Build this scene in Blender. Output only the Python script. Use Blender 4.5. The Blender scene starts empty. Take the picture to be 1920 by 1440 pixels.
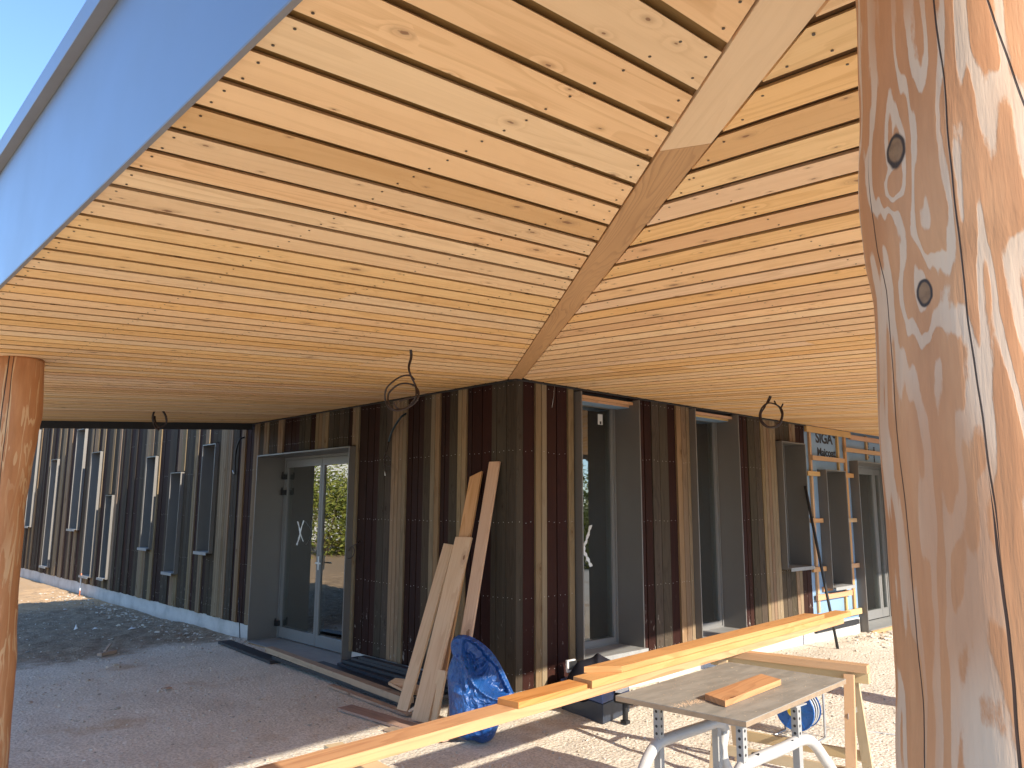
import bpy, bmesh, math, random
from mathutils import Vector, Matrix, noise
R = math.radians
random.seed(7)
SC = bpy.context.scene
COL = SC.collection

# ---------------------------------------------------------------- camera
FPX = 1453.2; YAW, TILT, ROLL = .81717, .15933, .004545
CAM = Vector((-4.5396, -4.7735, 1.6)); H = 2.7088; S = .0650; SB = S/1.27
fw = Vector((math.cos(YAW)*math.cos(TILT), math.sin(YAW)*math.cos(TILT), math.sin(TILT)))
r0 = Vector((math.sin(YAW), -math.cos(YAW), 0)); u0 = r0.cross(fw)
rt = math.cos(ROLL)*r0 + math.sin(ROLL)*u0; up = -math.sin(ROLL)*r0 + math.cos(ROLL)*u0
cd = bpy.data.cameras.new('camera'); cam = bpy.data.objects.new('camera', cd); COL.objects.link(cam)
M = Matrix((rt, up, -fw)).transposed().to_4x4(); M.translation = CAM
cam.matrix_world = M
cd.sensor_width = 36; cd.sensor_fit = 'HORIZONTAL'; cd.lens = FPX/1920*36; cd.clip_start = .05; cd.clip_end = 1500
SC.camera = cam
# ---------------------------------------------------------------- sky, sun, exposure
TAN = .50; DX = .025
sun_dir = Vector((-DX, -1, TAN)).normalized()          # towards the sun
w = bpy.data.worlds.new('World'); SC.world = w; w.use_nodes = True
nt = w.node_tree; bg = nt.nodes['Background']
sky = nt.nodes.new('ShaderNodeTexSky'); sky.sky_type = 'NISHITA'; sky.sun_disc = False
sky.sun_elevation = math.asin(sun_dir.z); sky.sun_rotation = math.atan2(sun_dir.x, sun_dir.y)
sky.air_density = .8; sky.dust_density = .1; sky.ozone_density = 4.0
nt.links.new(sky.outputs[0], bg.inputs[0]); bg.inputs[1].default_value = .15
sd = bpy.data.lights.new('sun', 'SUN'); sd.energy = 3.4; sd.angle = R(.55); sd.color = (1, .915, .79)
so = bpy.data.objects.new('sun', sd); COL.objects.link(so); so.rotation_euler = sun_dir.to_track_quat('Z', 'Y').to_euler()
SC.view_settings.view_transform = 'Standard'; SC.view_settings.look = 'None'
SC.view_settings.exposure = 1.48; SC.view_settings.gamma = 1
SC.cycles.max_bounces = 10; SC.cycles.diffuse_bounces = 6; SC.cycles.glossy_bounces = 4
SC.cycles.transparent_max_bounces = 12; SC.cycles.sample_clamp_indirect = 6
SC.cycles.use_denoising = True

# ---------------------------------------------------------------- helpers
def at(px, py, ax, d):
    "the point of the place seen at photo pixel px,py on the plane where coordinate ax (0 x, 1 y, 2 z) equals d"
    v = fw + rt*((px-960)/FPX) - up*((py-720)/FPX)
    t = (d-CAM[ax])/v[ax]
    return CAM + v*t
def tag(o, label=None, cat=None, group=None, kind=None):
    for k, v in (('label', label), ('category', cat), ('group', group), ('kind', kind)):
        if v: o[k] = v
    return o
def empty(name, loc=(0, 0, 0), **k):
    o = bpy.data.objects.new(name, None); COL.objects.link(o); o.location = loc; o.empty_display_size = .1
    return tag(o, **k)

class MB:
    "collects prisms with wood-grain uv (u along the piece in metres) and a random number for each piece"
    def __init__(s): s.v = []; s.f = []; s.uv = []; s.r = []; s.m = []; s.sm = []
    def prism(s, bot, top, ldir=None, rnd=None, mat=0):
        "bot, top: matching loops of points; ldir: direction of the grain"
        rnd = random.random() if rnd is None else rnd
        b = len(s.v); n = len(bot); pts = [Vector(p) for p in bot]+[Vector(p) for p in top]
        s.v += pts
        cen = sum(pts, Vector())/len(pts)
        if ldir is None: ldir = pts[1]-pts[0]
        ldir = Vector(ldir).normalized()
        fs = [list(range(n))[::-1], list(range(n, 2*n))]+[[i, (i+1) % n, n+(i+1) % n, n+i] for i in range(n)]
        for f in fs:
            P = [pts[i] for i in f]
            nn = Vector((0, 0, 0))
            for i in range(len(P)): nn += (P[i]-cen).cross(P[(i+1) % len(P)]-cen) if False else P[i].cross(P[(i+1) % len(P)])
            if nn.length < 1e-12: nn = Vector((0, 0, 1))
            nn.normalize()
            fc = sum(P, Vector())/len(P)
            if nn.dot(fc-cen) < 0: f = f[::-1]; P = P[::-1]; nn = -nn
            if abs(nn.dot(ldir)) > .8:       # end grain
                a = nn.orthogonal().normalized(); c = nn.cross(a)
                uv = [((p-cen).dot(a)*.12, (p-cen).dot(c)) for p in P]
            else:
                c = nn.cross(ldir).normalized(); off = abs(nn.x)*.31+abs(nn.y)*.57
                uv = [((p-cen).dot(ldir), (p-cen).dot(c)+off) for p in P]
            s.f.append([b+i for i in f]); s.uv.append(uv); s.r.append(rnd); s.m.append(mat); s.sm.append(False)
        return s
    def box(s, lo, hi, ldir=None, rnd=None, mat=0, M=None):
        x0, y0, z0 = lo; x1, y1, z1 = hi
        if ldir is None:
            d = [x1-x0, y1-y0, z1-z0]; i = max(range(3), key=lambda k: abs(d[k])); ldir = [0, 0, 0]; ldir[i] = 1
        ldir = Vector(ldir)
        b = [Vector(p) for p in ((x0, y0, z0), (x1, y0, z0), (x1, y1, z0), (x0, y1, z0))]
        t = [Vector(p) for p in ((x0, y0, z1), (x1, y0, z1), (x1, y1, z1), (x0, y1, z1))]
        if M is not None: b = [M @ p for p in b]; t = [M @ p for p in t]; ldir = M.to_3x3() @ ldir
        return s.prism(b, t, ldir, rnd, mat)
    def bar(s, p, q, wd, th, upv=(0, 0, 1), rnd=None, mat=0):
        "a bar from p to q, width wd (sideways), thickness th (along upv)"
        p, q = Vector(p), Vector(q); d = (q-p).normalized(); side = d.cross(Vector(upv)).normalized(); u = side.cross(d)
        c = [side*a*wd/2+u*b*th/2 for a, b in ((-1, -1), (1, -1), (1, 1), (-1, 1))]
        return s.prism([p+k for k in c], [q+k for k in c], d, rnd, mat)
    def tube(s, path, r, n=10, mat=0, rnd=None, cap=True):
        rnd = random.random() if rnd is None else rnd
        path = [Vector(p) for p in path]; b = len(s.v); L = 0; nrm = None; us = []
        for i, p in enumerate(path):
            d = (path[min(i+1, len(path)-1)]-path[max(i-1, 0)]).normalized()
            if nrm is None: nrm = d.orthogonal().normalized()
            nrm = (nrm-d*nrm.dot(d)).normalized(); c = d.cross(nrm)
            rr = r(i/(len(path)-1)) if callable(r) else r
            if i: L += (p-path[i-1]).length
            us.append(L)
            for k in range(n):
                a = 2*math.pi*k/n; s.v.append(p+nrm*math.cos(a)*rr+c*math.sin(a)*rr)
        for i in range(len(path)-1):
            for k in range(n):
                k2 = (k+1) % n
                s.f.append([b+i*n+k, b+i*n+k2, b+(i+1)*n+k2, b+(i+1)*n+k]); s.sm.append(True)
                s.uv.append([(us[i], k/n*.1), (us[i], (k+1)/n*.1), (us[i+1], (k+1)/n*.1), (us[i+1], k/n*.1)]); s.r.append(rnd); s.m.append(mat)
        if cap:
            for base, rev in ((b, True), (b+(len(path)-1)*n, False)):
                f = [base+k for k in range(n)]
                s.f.append(f[::-1] if rev else f); s.uv.append([(0, 0)]*n); s.r.append(rnd); s.m.append(mat); s.sm.append(False)
        return s
    def disc(s, c, nrm, r, h=.001, n=8, mat=0):
        nrm = Vector(nrm).normalized(); a = nrm.orthogonal().normalized(); b = nrm.cross(a); c = Vector(c)
        P = [c+a*math.cos(2*math.pi*k/n)*r+b*math.sin(2*math.pi*k/n)*r for k in range(n)]
        return s.prism(P, [p+nrm*h for p in P], a, None, mat)
    def build(s, name, mats, parent=None, bevel=0):
        me = bpy.data.meshes.new(name); me.from_pydata([tuple(v) for v in s.v], [], s.f)
        uvl = me.uv_layers.new(name='UVMap'); flat = []
        for u in s.uv:
            for c in u: flat += c
        uvl.data.foreach_set('uv', flat)
        at_ = me.attributes.new('rnd', 'FLOAT', 'FACE'); at_.data.foreach_set('value', s.r)
        if not isinstance(mats, (list, tuple)): mats = [mats]
        for m in mats: me.materials.append(m)
        me.polygons.foreach_set('material_index', s.m); me.polygons.foreach_set('use_smooth', s.sm)
        me.update()
        o = bpy.data.objects.new(name, me); COL.objects.link(o)
        if parent is not None:
            o.parent = parent; o.matrix_parent_inverse = Matrix.Translation(-Vector(parent.location)) if parent.type == 'EMPTY' and parent.parent is None else Matrix()
        if bevel:
            b = o.modifiers.new('bevel', 'BEVEL'); b.width = bevel; b.segments = 2; b.limit_method = 'ANGLE'
        return o
def spline(pts, n=8):
    "smooth path through the points (Catmull-Rom)"
    P = [Vector(p) for p in pts]; P = [P[0]*2-P[1]]+P+[P[-1]*2-P[-2]]; out = []
    for i in range(1, len(P)-2):
        for k in range(n):
            t = k/n; a, b, c, d = P[i-1], P[i], P[i+1], P[i+2]
            out.append(.5*((2*b)+(c-a)*t+(2*a-5*b+4*c-d)*t*t+(3*b-a-3*c+d)*t**3))
    out.append(P[-2]); return out

# ---------------------------------------------------------------- materials
class NG:
    def __init__(s, name):
        s.m = bpy.data.materials.new(name); s.m.use_nodes = True; s.t = s.m.node_tree; s.N = s.t.nodes
        s.p = s.N['Principled BSDF']
    def n(s, typ, ins=(), **kw):
        x = s.N.new('ShaderNode'+typ)
        for k, v in kw.items(): setattr(x, k, v)
        for k, v in (ins.items() if isinstance(ins, dict) else enumerate(ins)):
            if v is None: continue
            if isinstance(v, bpy.types.NodeSocket): s.t.links.new(v, x.inputs[k])
            else: x.inputs[k].default_value = v
        return x
    def math(s, op, a, b=0, c=None):
        return s.n('Math', [a, b]+([c] if c is not None else []), operation=op).outputs[0]
    def vm(s, op, a, b): return s.n('VectorMath', [a, b], operation=op).outputs[0]
    def mix(s, f, a, b, blend='MIX'):
        x = s.N.new('ShaderNodeMix'); x.data_type = 'RGBA'; x.blend_type = blend
        for i, v in ((0, f), (6, a), (7, b)):
            if isinstance(v, bpy.types.NodeSocket): s.t.links.new(v, x.inputs[i])
            else: x.inputs[i].default_value = (*v, 1) if isinstance(v, tuple) and len(v) == 3 else v
        return x.outputs[2]
    def ramp(s, f, stops, interp='LINEAR'):
        x = s.n('ValToRGB', [f]); cr = x.color_ramp; cr.interpolation = interp
        while len(cr.elements) < len(stops): cr.elements.new(.5)
        for e, (p, c) in zip(cr.elements, stops): e.position = p; e.color = (c, c, c, 1) if not isinstance(c, tuple) else (*c, 1)
        return x.outputs[0]
    def rng(s, v, a, b, c=0., d=1.):
        return s.n('MapRange', [v, a, b, c, d], interpolation_type='SMOOTHSTEP').outputs[0]
    def noise(s, v, scale, detail=2, rough=.5, dist=0): return s.n('TexNoise', {'Vector': v, 'Scale': scale, 'Detail': detail, 'Roughness': rough, 'Distortion': dist}).outputs[0]
    def set(s, **kw):
        for k, v in kw.items():
            k = {'color': 'Base Color', 'rough': 'Roughness', 'metal': 'Metallic', 'spec': 'Specular IOR Level', 'normal': 'Normal', 'coat': 'Coat Weight', 'sub': 'Subsurface Weight', 'sheen': 'Sheen Weight'}.get(k, k)
            if isinstance(v, bpy.types.NodeSocket): s.t.links.new(v, s.p.inputs[k])
            else: s.p.inputs[k].default_value = (*v, 1) if isinstance(v, tuple) and len(v) == 3 else v
        return s.m
    def bump(s, h, dist, strength=1.):
        return s.n('Bump', {'Height': h, 'Distance': dist, 'Strength': strength}).outputs[0]

def wood(name, base, dark, knotc=(.12, .045, .015), grain=.55, fine=.25, knots=5.5, knot_p=.5, rough=.6, vary=.25, hue=.02, bands=26, bump=.0006, dirt=0, spec=.3, splash=False, redcol=None):
    g = NG(name); uv = g.n('UVMap', uv_map='UVMap').outputs[0]
    rnd = g.n('Attribute', attribute_name='rnd').outputs['Fac']
    off = g.n('CombineXYZ', [g.math('MULTIPLY', rnd, 97.3), g.math('MULTIPLY', rnd, 31.7), g.math('MULTIPLY', rnd, 13.1)]).outputs[0]
    P = g.vm('ADD', uv, off)
    # knots
    vo = g.n('TexVoronoi', {'Vector': g.vm('MULTIPLY', P, (.5, 1, 1)), 'Scale': knots, 'Randomness': 1}, voronoi_dimensions='2D')
    kr = g.n('SeparateColor', [vo.outputs['Color']]).outputs[0]
    exist = g.rng(kr, 1-knot_p, 1-knot_p+.02)
    size = g.math('MULTIPLY_ADD', g.math('POWER', kr, 12.), .085, .022)
    wob = g.math('MULTIPLY_ADD', g.noise(P, 90, 3), 1.3, -.65)
    dk = g.math('ADD', g.math('DIVIDE', vo.outputs['Distance'], g.math('MULTIPLY', size, 1.)), wob)
    kmask = g.math('MULTIPLY', g.rng(dk, 1.25, .7), exist)
    halo = g.math('MULTIPLY', g.rng(vo.outputs['Distance'], .3, 0), exist)
    # annual rings drawn out along the piece
    n1 = g.noise(g.vm('MULTIPLY', P, (.55, 5.5, 1)), 1, 2.5, .5)
    ph = g.math('ADD', g.math('MULTIPLY', n1, bands), g.math('MULTIPLY', halo, g.math('MULTIPLY', size, 45.)))
    saw = g.math('FRACT', ph); band = g.ramp(saw, [(0, .0), (.55, .25), (.86, 1), (.97, .7), (1, 0)])
    fib = g.noise(g.vm('MULTIPLY', P, (3, 210, 1)), 1, 3, .6)
    fib2 = g.noise(g.vm('MULTIPLY', P, (1.2, 38, 1)), 1, 2, .5)
    bm = g.math('MULTIPLY', band, g.rng(g.noise(g.vm('MULTIPLY', P, (.7, 3, 1)), 1, 1), .3, .75, .35, 1))
    amt = g.math('ADD', g.math('MULTIPLY', bm, grain), g.math('MULTIPLY', g.math('SUBTRACT', fib, .5), fine*2))
    amt = g.math('ADD', amt, g.math('MULTIPLY', g.math('SUBTRACT', fib2, .5), fine*1.6))
    amt = g.n('Clamp', [amt]).outputs[0]
    col = g.mix(amt, base, dark)
    blot = g.noise(g.vm('MULTIPLY', P, (1.5, 6, 1)), 1, 3, .6)
    col = g.mix(g.rng(blot, .35, .75, 0, .22), col, dark)
    if redcol: col = g.mix(g.math('MULTIPLY', g.rng(rnd, .78, .95), .5), col, redcol)
    hs = g.n('HueSaturation', {'Hue': g.math('MULTIPLY_ADD', g.math('FRACT', g.math('MULTIPLY', rnd, 7.31)), -hue*2, .5+hue), 'Saturation': g.math('MULTIPLY_ADD', g.math('FRACT', g.math('MULTIPLY', rnd, 3.77)), .25, .88), 'Value': g.math('MULTIPLY_ADD', g.math('FRACT', g.math('MULTIPLY', rnd, 5.13)), vary, 1-vary/2), 'Color': col}).outputs[0]
    col = g.mix(g.math('MULTIPLY', kmask, .8), hs, knotc)
    col = g.mix(g.math('MULTIPLY', g.rng(dk, 4.2, 1.1), g.math('MULTIPLY', exist, .28)), col, knotc)
    if dirt:
        pos = g.n('TexCoord').outputs['Object']
        dn = g.noise(pos, 5, 4, .65); col = g.mix(g.rng(dn, .48, .75, 0, dirt), col, (.16, .13, .10))
    if splash:
        pos = g.n('NewGeometry').outputs['Position']; z = g.n('SeparateXYZ', [pos]).outputs[2]
        sp = g.noise(g.vm('MULTIPLY', pos, (9, 9, 4)), 2.2, 4, .7)
        low = g.rng(z, 1.0, .15)
        col = g.mix(g.math('MULTIPLY', g.rng(sp, .62, .70), g.math('MULTIPLY', low, .55)), col, (.42, .38, .33))
    hgt = g.math('SUBTRACT', g.math('MULTIPLY', fib, .5), g.math('ADD', g.math('MULTIPLY', bm, .6), kmask))
    return g.set(color=col, rough=rough, spec=spec, normal=g.bump(hgt, bump))

W = {}
W['ceil'] = wood('ceiling_larch', (.86, .555, .275), (.60, .34, .135), knotc=(.22, .10, .045), grain=.55, fine=.30, knots=9., knot_p=.72, vary=.09, hue=.004, bands=12, redcol=(.60, .33, .16))
W['hipdark'] = wood('hip_larch', (.54, .26, .10), (.33, .14, .048), grain=.6, fine=.22, knot_p=.1, vary=.05, bands=34)
W['hippale'] = wood('hip_pine', (.78, .54, .30), (.58, .36, .17), grain=.35, fine=.18, knots=4, knot_p=.5, vary=.05, bands=12)
W['plank'] = wood('fresh_larch', (.50, .265, .115), (.29, .12, .045), grain=.75, fine=.18, knot_p=.12, vary=.08, hue=.004, bands=13, dirt=.1)
W['plankred'] = wood('red_larch', (.50, .23, .105), (.33, .13, .05), grain=.4, fine=.2, knot_p=.1, vary=.05, bands=13)
W['lean'] = wood('pale_larch', (.60, .42, .27), (.42, .25, .13), grain=.6, fine=.3, knots=5, knot_p=.3, vary=.1, hue=.006, bands=13)
W['leanorange'] = wood('orange_larch', (.56, .34, .18), (.40, .21, .09), grain=.6, fine=.25, knot_p=.12, vary=.1, hue=.006, bands=13)
W['saw'] = wood('planed_spruce', (.47, .33, .195), (.37, .245, .13), grain=.4, fine=.2, knot_p=.08, vary=.12, bands=10)
W['batten'] = wood('batten_pine', (.50, .31, .15), (.36, .20, .08), grain=.4, fine=.2, knot_p=.2, vary=.1, bands=10)
W['yellow'] = wood('old_pine', (.42, .31, .17), (.28, .19, .09), grain=.5, fine=.3, knot_p=.2, vary=.1, bands=12, dirt=.4)
W['old'] = wood('weathered_board', (.38, .27, .19), (.25, .16, .10), grain=.5, fine=.3, knot_p=.3, vary=.1, bands=12, dirt=.5)
W['charred'] = wood('dark_board', (.035, .036, .04), (.018, .018, .02), knotc=(.01, .01, .01), grain=.5, fine=.4, knot_p=.1, vary=.4, rough=.55, bands=14)
W['cR'] = wood('burgundy_board', (.031, .0128, .0094), (.016, .0066, .005), knotc=(.012, .006, .005), grain=.5, fine=.5, knot_p=.15, vary=.35, hue=.01, rough=.75, spec=.12, bands=16, splash=True)
W['cG'] = wood('grey_brown_board', (.063, .048, .033), (.030, .023, .015), knotc=(.03, .02, .012), grain=.7, fine=.5, knot_p=.25, vary=.35, hue=.01, rough=.8, spec=.12, bands=18, splash=True)
W['cT'] = wood('tan_slat', (.225, .158, .094), (.118, .078, .043), knotc=(.10, .05, .02), grain=.6, fine=.4, knot_p=.15, vary=.3, hue=.012, rough=.8, spec=.12, bands=15, splash=True)
W['backing'] = wood('dark_backing', (.25, .12, .045), (.17, .08, .03), grain=.3, fine=.3, knot_p=.05, vary=.2)

def plain(name, col, rough=.5, metal=0, nscale=8, namt=.12, bump=0, spec=.5, **kw):
    g = NG(name); pos = g.n('TexCoord').outputs['Object']; n = g.noise(pos, nscale, 5, .6)
    c2 = tuple(max(0, c*(1-namt*2.2)) for c in col); c = g.mix(n, col, c2)
    rg = g.math('MULTIPLY_ADD', g.noise(pos, nscale*2.3, 3), .2, rough-.1)
    g.set(color=c, rough=rg, metal=metal, spec=spec, **kw)
    if bump: g.set(normal=g.bump(g.noise(pos, nscale*6, 4), bump))
    return g.m
MT = {}
MT['box'] = plain('bronze_grey_metal', (.165, .151, .136), .45, .3, 3, .05, spec=.45)
MT['frame'] = plain('grey_frame_paint', (.19, .185, .175), .42, 0, 5, .05)
MT['sill'] = plain('dusty_sill_metal', (.33, .33, .315), .55, .0, 9, .22)
MT['fascia'] = plain('fascia_metal', (.31, .345, .40), .42, .75, 1.2, .05)
MT['trim'] = plain('trim_metal', (.30, .28, .27), .5, .5, 4, .1)
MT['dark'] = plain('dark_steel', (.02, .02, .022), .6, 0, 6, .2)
MT['black'] = plain('black_rubber', (.012, .012, .013), .55, 0, 20, .3)
MT['cable'] = plain('cable_sheath', (.030, .012, .009), .45, 0, 20, .2)
MT['whitep'] = plain('white_plastic', (.75, .75, .72), .4, 0, 20, .1)
MT['nail'] = plain('nail_steel', (.50, .48, .45), .35, .6, 30, .1)
MT['screw'] = plain('screw_steel', (.15, .11, .08), .4, .6, 60, .3)
MT['room'] = plain('dim_room', (.014, .013, .012), .8, 0, 2, .2)  # darkness of the unlit interiors is put into this near-black colour
MT['roof'] = plain('roof_membrane', (.20, .2, .2), .8, 0, 1, .1)
MT['tube'] = plain('grey_tube_paint', (.47, .45, .42), .35, .0, 14, .12)
MT['post'] = plain('grey_post_paint', (.34, .33, .31), .45, 0, 12, .15)
MT['membrane'] = plain('blue_membrane', (.215, .33, .47), .5, 0, 3, .10, bump=.002)
MT['lettering'] = plain('black_ink', (.02, .02, .025), .7, 0, 30, .1)
MT['galv'] = plain('galvanised_steel', (.5, .5, .5), .4, .7, 20, .15)
MT['yellowp'] = plain('yellow_plastic', (.75, .50, .03), .35, 0, 20, .1)
MT['bluep'] = plain('blue_plastic', (.01, .11, .38), .3, 0, 20, .15)
MT['greycable'] = plain('grey_cable', (.45, .45, .44), .5, 0, 20, .1)
MT['navy'] = plain('navy_toolbox', (.035, .045, .065), .5, 0, 12, .25)
MT['navyl'] = plain('blue_lid', (.07, .11, .25), .45, 0, 12, .2)
MT['red'] = plain('red_paint', (.55, .05, .03), .5, 0, 10, .1)
MT['wallwhite'] = plain('white_render', (.75, .72, .66), .8, 0, 2, .08)

def concrete():
    g = NG('plinth_render'); pos = g.n('NewGeometry').outputs['Position']
    n = g.noise(pos, 2.5, 6, .65); n2 = g.noise(pos, 40, 4, .6)
    z = g.n('SeparateXYZ', [pos]).outputs[2]
    c = g.ramp(n, [(.3, (.36, .35, .33)), (.5, (.50, .48, .45)), (.72, (.58, .56, .52))])
    c = g.mix(g.math('MULTIPLY', g.rng(g.math('ADD', z, g.math('MULTIPLY', n, .12)), .06, -.06), .45), c, (.33, .28, .22))
    return g.set(color=c, rough=.9, spec=.2, normal=g.bump(n2, .004))
MT['plinth'] = concrete()

def ground_mat():
    g = NG('crushed_limestone'); pos = g.n('NewGeometry').outputs['Position']
    xyz = g.n('SeparateXYZ', [pos]).outputs; x, y = xyz[0], xyz[1]
    n = g.noise(pos, 1.1, 6, .62); f = g.noise(pos, 55, 5, .7); f2 = g.noise(pos, 13, 5, .65)
    base = g.ramp(n, [(.32, (.65, .58, .47)), (.5, (.755, .68, .555)), (.7, (.82, .745, .62))])
    base = g.mix(g.rng(f, .36, .62, .55, 0), base, (.27, .22, .165))
    base = g.mix(g.rng(f2, .52, .72, 0, .6), base, (.78, .71, .60))
    tanp = g.math('MULTIPLY', g.rng(g.noise(pos, .9, 4, .6), .57, .68), .55)
    base = g.mix(tanp, base, (.46, .30, .16))
    # dark soil along the far wing, brown sand beyond it
    e = g.math('ADD', y, g.math('MULTIPLY_ADD', g.noise(pos, 1.3, 5, .65), 1.9, -.95))
    e = g.math('ADD', e, g.math('MULTIPLY', x, -.20))
    soil = g.rng(e, 4.9, 5.7)
    soilc = g.mix(g.rng(f2, .42, .68), (.27, .20, .13), (.39, .30, .205))
    soilc = g.mix(g.rng(f, .58, .68, 0, .5), soilc, (.36, .32, .27))
    far = g.rng(y, 9.6, 10.8)
    soilc = g.mix(far, soilc, g.mix(f2, (.55, .38, .22), (.46, .30, .17)))
    base = g.mix(soil, base, soilc)
    farg = g.rng(g.n('VectorMath', [pos], operation='LENGTH').outputs['Value'], 26, 40)
    base = g.mix(farg, base, g.mix(n, (.20, .17, .09), (.10, .12, .05)))
    vo = g.n('TexVoronoi', {'Vector': pos, 'Scale': 38}, feature='F1').outputs['Distance']
    hgt = g.math('ADD', g.math('MULTIPLY', f, .7), g.math('MULTIPLY', g.math('SUBTRACT', 1, vo), .5))
    return g.set(color=base, rough=.95, spec=.15, normal=g.bump(hgt, .012))
MT['ground'] = ground_mat()
def stone_mat(name, cols):
    g = NG(name); rnd = g.n('Attribute', attribute_name='rnd').outputs['Fac']
    c = g.ramp(rnd, [(i/(len(cols)-1), c) for i, c in enumerate(cols)])
    return g.set(color=c, rough=.9, spec=.2, normal=g.bump(g.noise(g.n('TexCoord').outputs['Object'], 90, 3), .003))
MT['stone'] = stone_mat('limestone_chips', [(.26, .23, .19), (.46, .41, .34), (.56, .51, .43), (.38, .29, .2), (.58, .54, .48)])

def glass_mat():
    g = NG('window_glass'); N = g.N; N.remove(g.p)
    out = N['Material Output']
    tr = g.n('BsdfTransparent', [(.42, .46, .44, 1)]); gl = g.n('BsdfGlossy', {'Color': (.95, .97, .96, 1), 'Roughness': .012})
    wob = g.noise(g.n('TexCoord').outputs['Object'], 1.6, 1); g.t.links.new(g.bump(wob, .0015), gl.inputs['Normal'])
    fr = g.n('Fresnel', [1.5]).outputs[0]
    fac = g.n('Clamp', [g.math('MULTIPLY_ADD', fr, 2.7, .07)]).outputs[0]
    mx = g.n('MixShader', [fac, tr.outputs[0], gl.outputs[0]])
    g.t.links.new(mx.outputs[0], out.inputs[0]); return g.m
MT['glass'] = glass_mat()

def log_mat(name, brown, brown2, cream, width=.05, bandn=5., knots=(), phase=0., axis=(0, 0), crack=()):
    g = NG(name); pos = g.n('TexCoord').outputs['Object']
    sx = g.n('SeparateXYZ', [pos]).outputs
    q = g.n('CombineXYZ', [g.math('MULTIPLY', sx[0], 9.5), g.math('MULTIPLY', sx[1], 9.5), g.math('MULTIPLY_ADD', sx[2], 1.1, phase)]).outputs[0]
    f = g.noise(q, 1., 3.2, .52, .35)
    edge = g.noise(g.vm('MULTIPLY', pos, (80, 80, 22)), 1, 4, .65)
    f = g.math('ADD', f, g.math('MULTIPLY_ADD', edge, .030, -.015))
    km = None; kring = None
    for (k, rad) in knots:
        d = g.n('VectorMath', [g.vm('MULTIPLY', g.vm('SUBTRACT', pos, k), (1, 1, .62)), (0, 0, 0)], operation='LENGTH').outputs['Value']
        d = g.math('ADD', d, g.math('MULTIPLY_ADD', g.noise(pos, 28, 2), .010, -.005))
        f = g.math('ADD', f, g.math('MULTIPLY', g.rng(d, rad*6, 0), .16))
        a = g.rng(d, rad*1.04, rad*.96); b = g.math('MULTIPLY', g.rng(d, rad*1.15, rad*.95), g.rng(d, rad*.68, rad*.86))
        km = a if km is None else g.math('MAXIMUM', km, a); kring = b if kring is None else g.math('MAXIMUM', kring, b)
    wv = g.math('FRACT', g.math('MULTIPLY', f, bandn))
    band = g.math('MULTIPLY', g.rng(wv, .5-width*bandn/2-.05, .5-width*bandn/2+.02), g.rng(wv, .5+width*bandn/2+.05, .5+width*bandn/2-.02))
    sel = g.rng(g.noise(g.vm('MULTIPLY', pos, (4, 4, 1.5)), 1, 2), .38, .5)
    band = g.math('MULTIPLY', band, g.math('MULTIPLY_ADD', sel, .75, .25))
    st = g.noise(g.vm('MULTIPLY', pos, (55, 55, 5)), 1, 4, .65)
    st2 = g.noise(g.vm('MULTIPLY', pos, (14, 14, 3)), 1, 4, .6)
    c = g.mix(g.rng(st2, .35, .7), brown, brown2)
    c = g.mix(g.rng(st, .3, .8, 0, .35), c, tuple(v*.62 for v in brown))
    cr = g.mix(g.rng(st, .3, .75, 0, .4), cream, tuple(v*.74 for v in cream))
    c = g.mix(g.math('MULTIPLY', g.math('MULTIPLY', band, g.rng(st, .15, .5, .65, 1)), .85), c, cr)
    if km is not None:
        kc = g.mix(g.noise(pos, 90, 3), (.30, .17, .08), (.12, .06, .03))
        c = g.mix(km, c, kc); c = g.mix(g.math('MULTIPLY', kring, .92), c, (.02, .014, .012))
    ang = g.math('ARCTAN2', g.math('MULTIPLY', sx[1], -1.), g.math('MULTIPLY', sx[0], -1.)); cm = None
    for (a0, z0, z1, wdt, sl) in crack:
        wig = g.math('MULTIPLY_ADD', g.noise(g.n('CombineXYZ', [0., a0*9, g.math('MULTIPLY', sx[2], 2.2)]).outputs[0], 1, 3, .55), .16, -.08)
        cen = g.math('ADD', g.math('MULTIPLY_ADD', sx[2], sl, a0), wig)
        dd = g.math('ABSOLUTE', g.math('SUBTRACT', ang, cen))
        zf = g.math('MULTIPLY', g.rng(sx[2], z0, z0+.12), g.rng(sx[2], z1, z1-.12))
        m = g.rng(g.math('DIVIDE', dd, g.math('MAXIMUM', g.math('MULTIPLY', zf, wdt), .0001)), 1.15, .65)
        cm = m if cm is None else g.math('MAXIMUM', cm, m)
    hgt = g.math('ADD', g.math('MULTIPLY', st, .7), g.math('MULTIPLY', band, -.12))
    if cm is not None:
        c = g.mix(g.math('MULTIPLY', cm, .95), c, (.025, .012, .008)); hgt = g.math('SUBTRACT', hgt, g.math('MULTIPLY', cm, 3))
    return g.set(color=c, rough=.55, spec=.35, normal=g.bump(hgt, .002))

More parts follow.
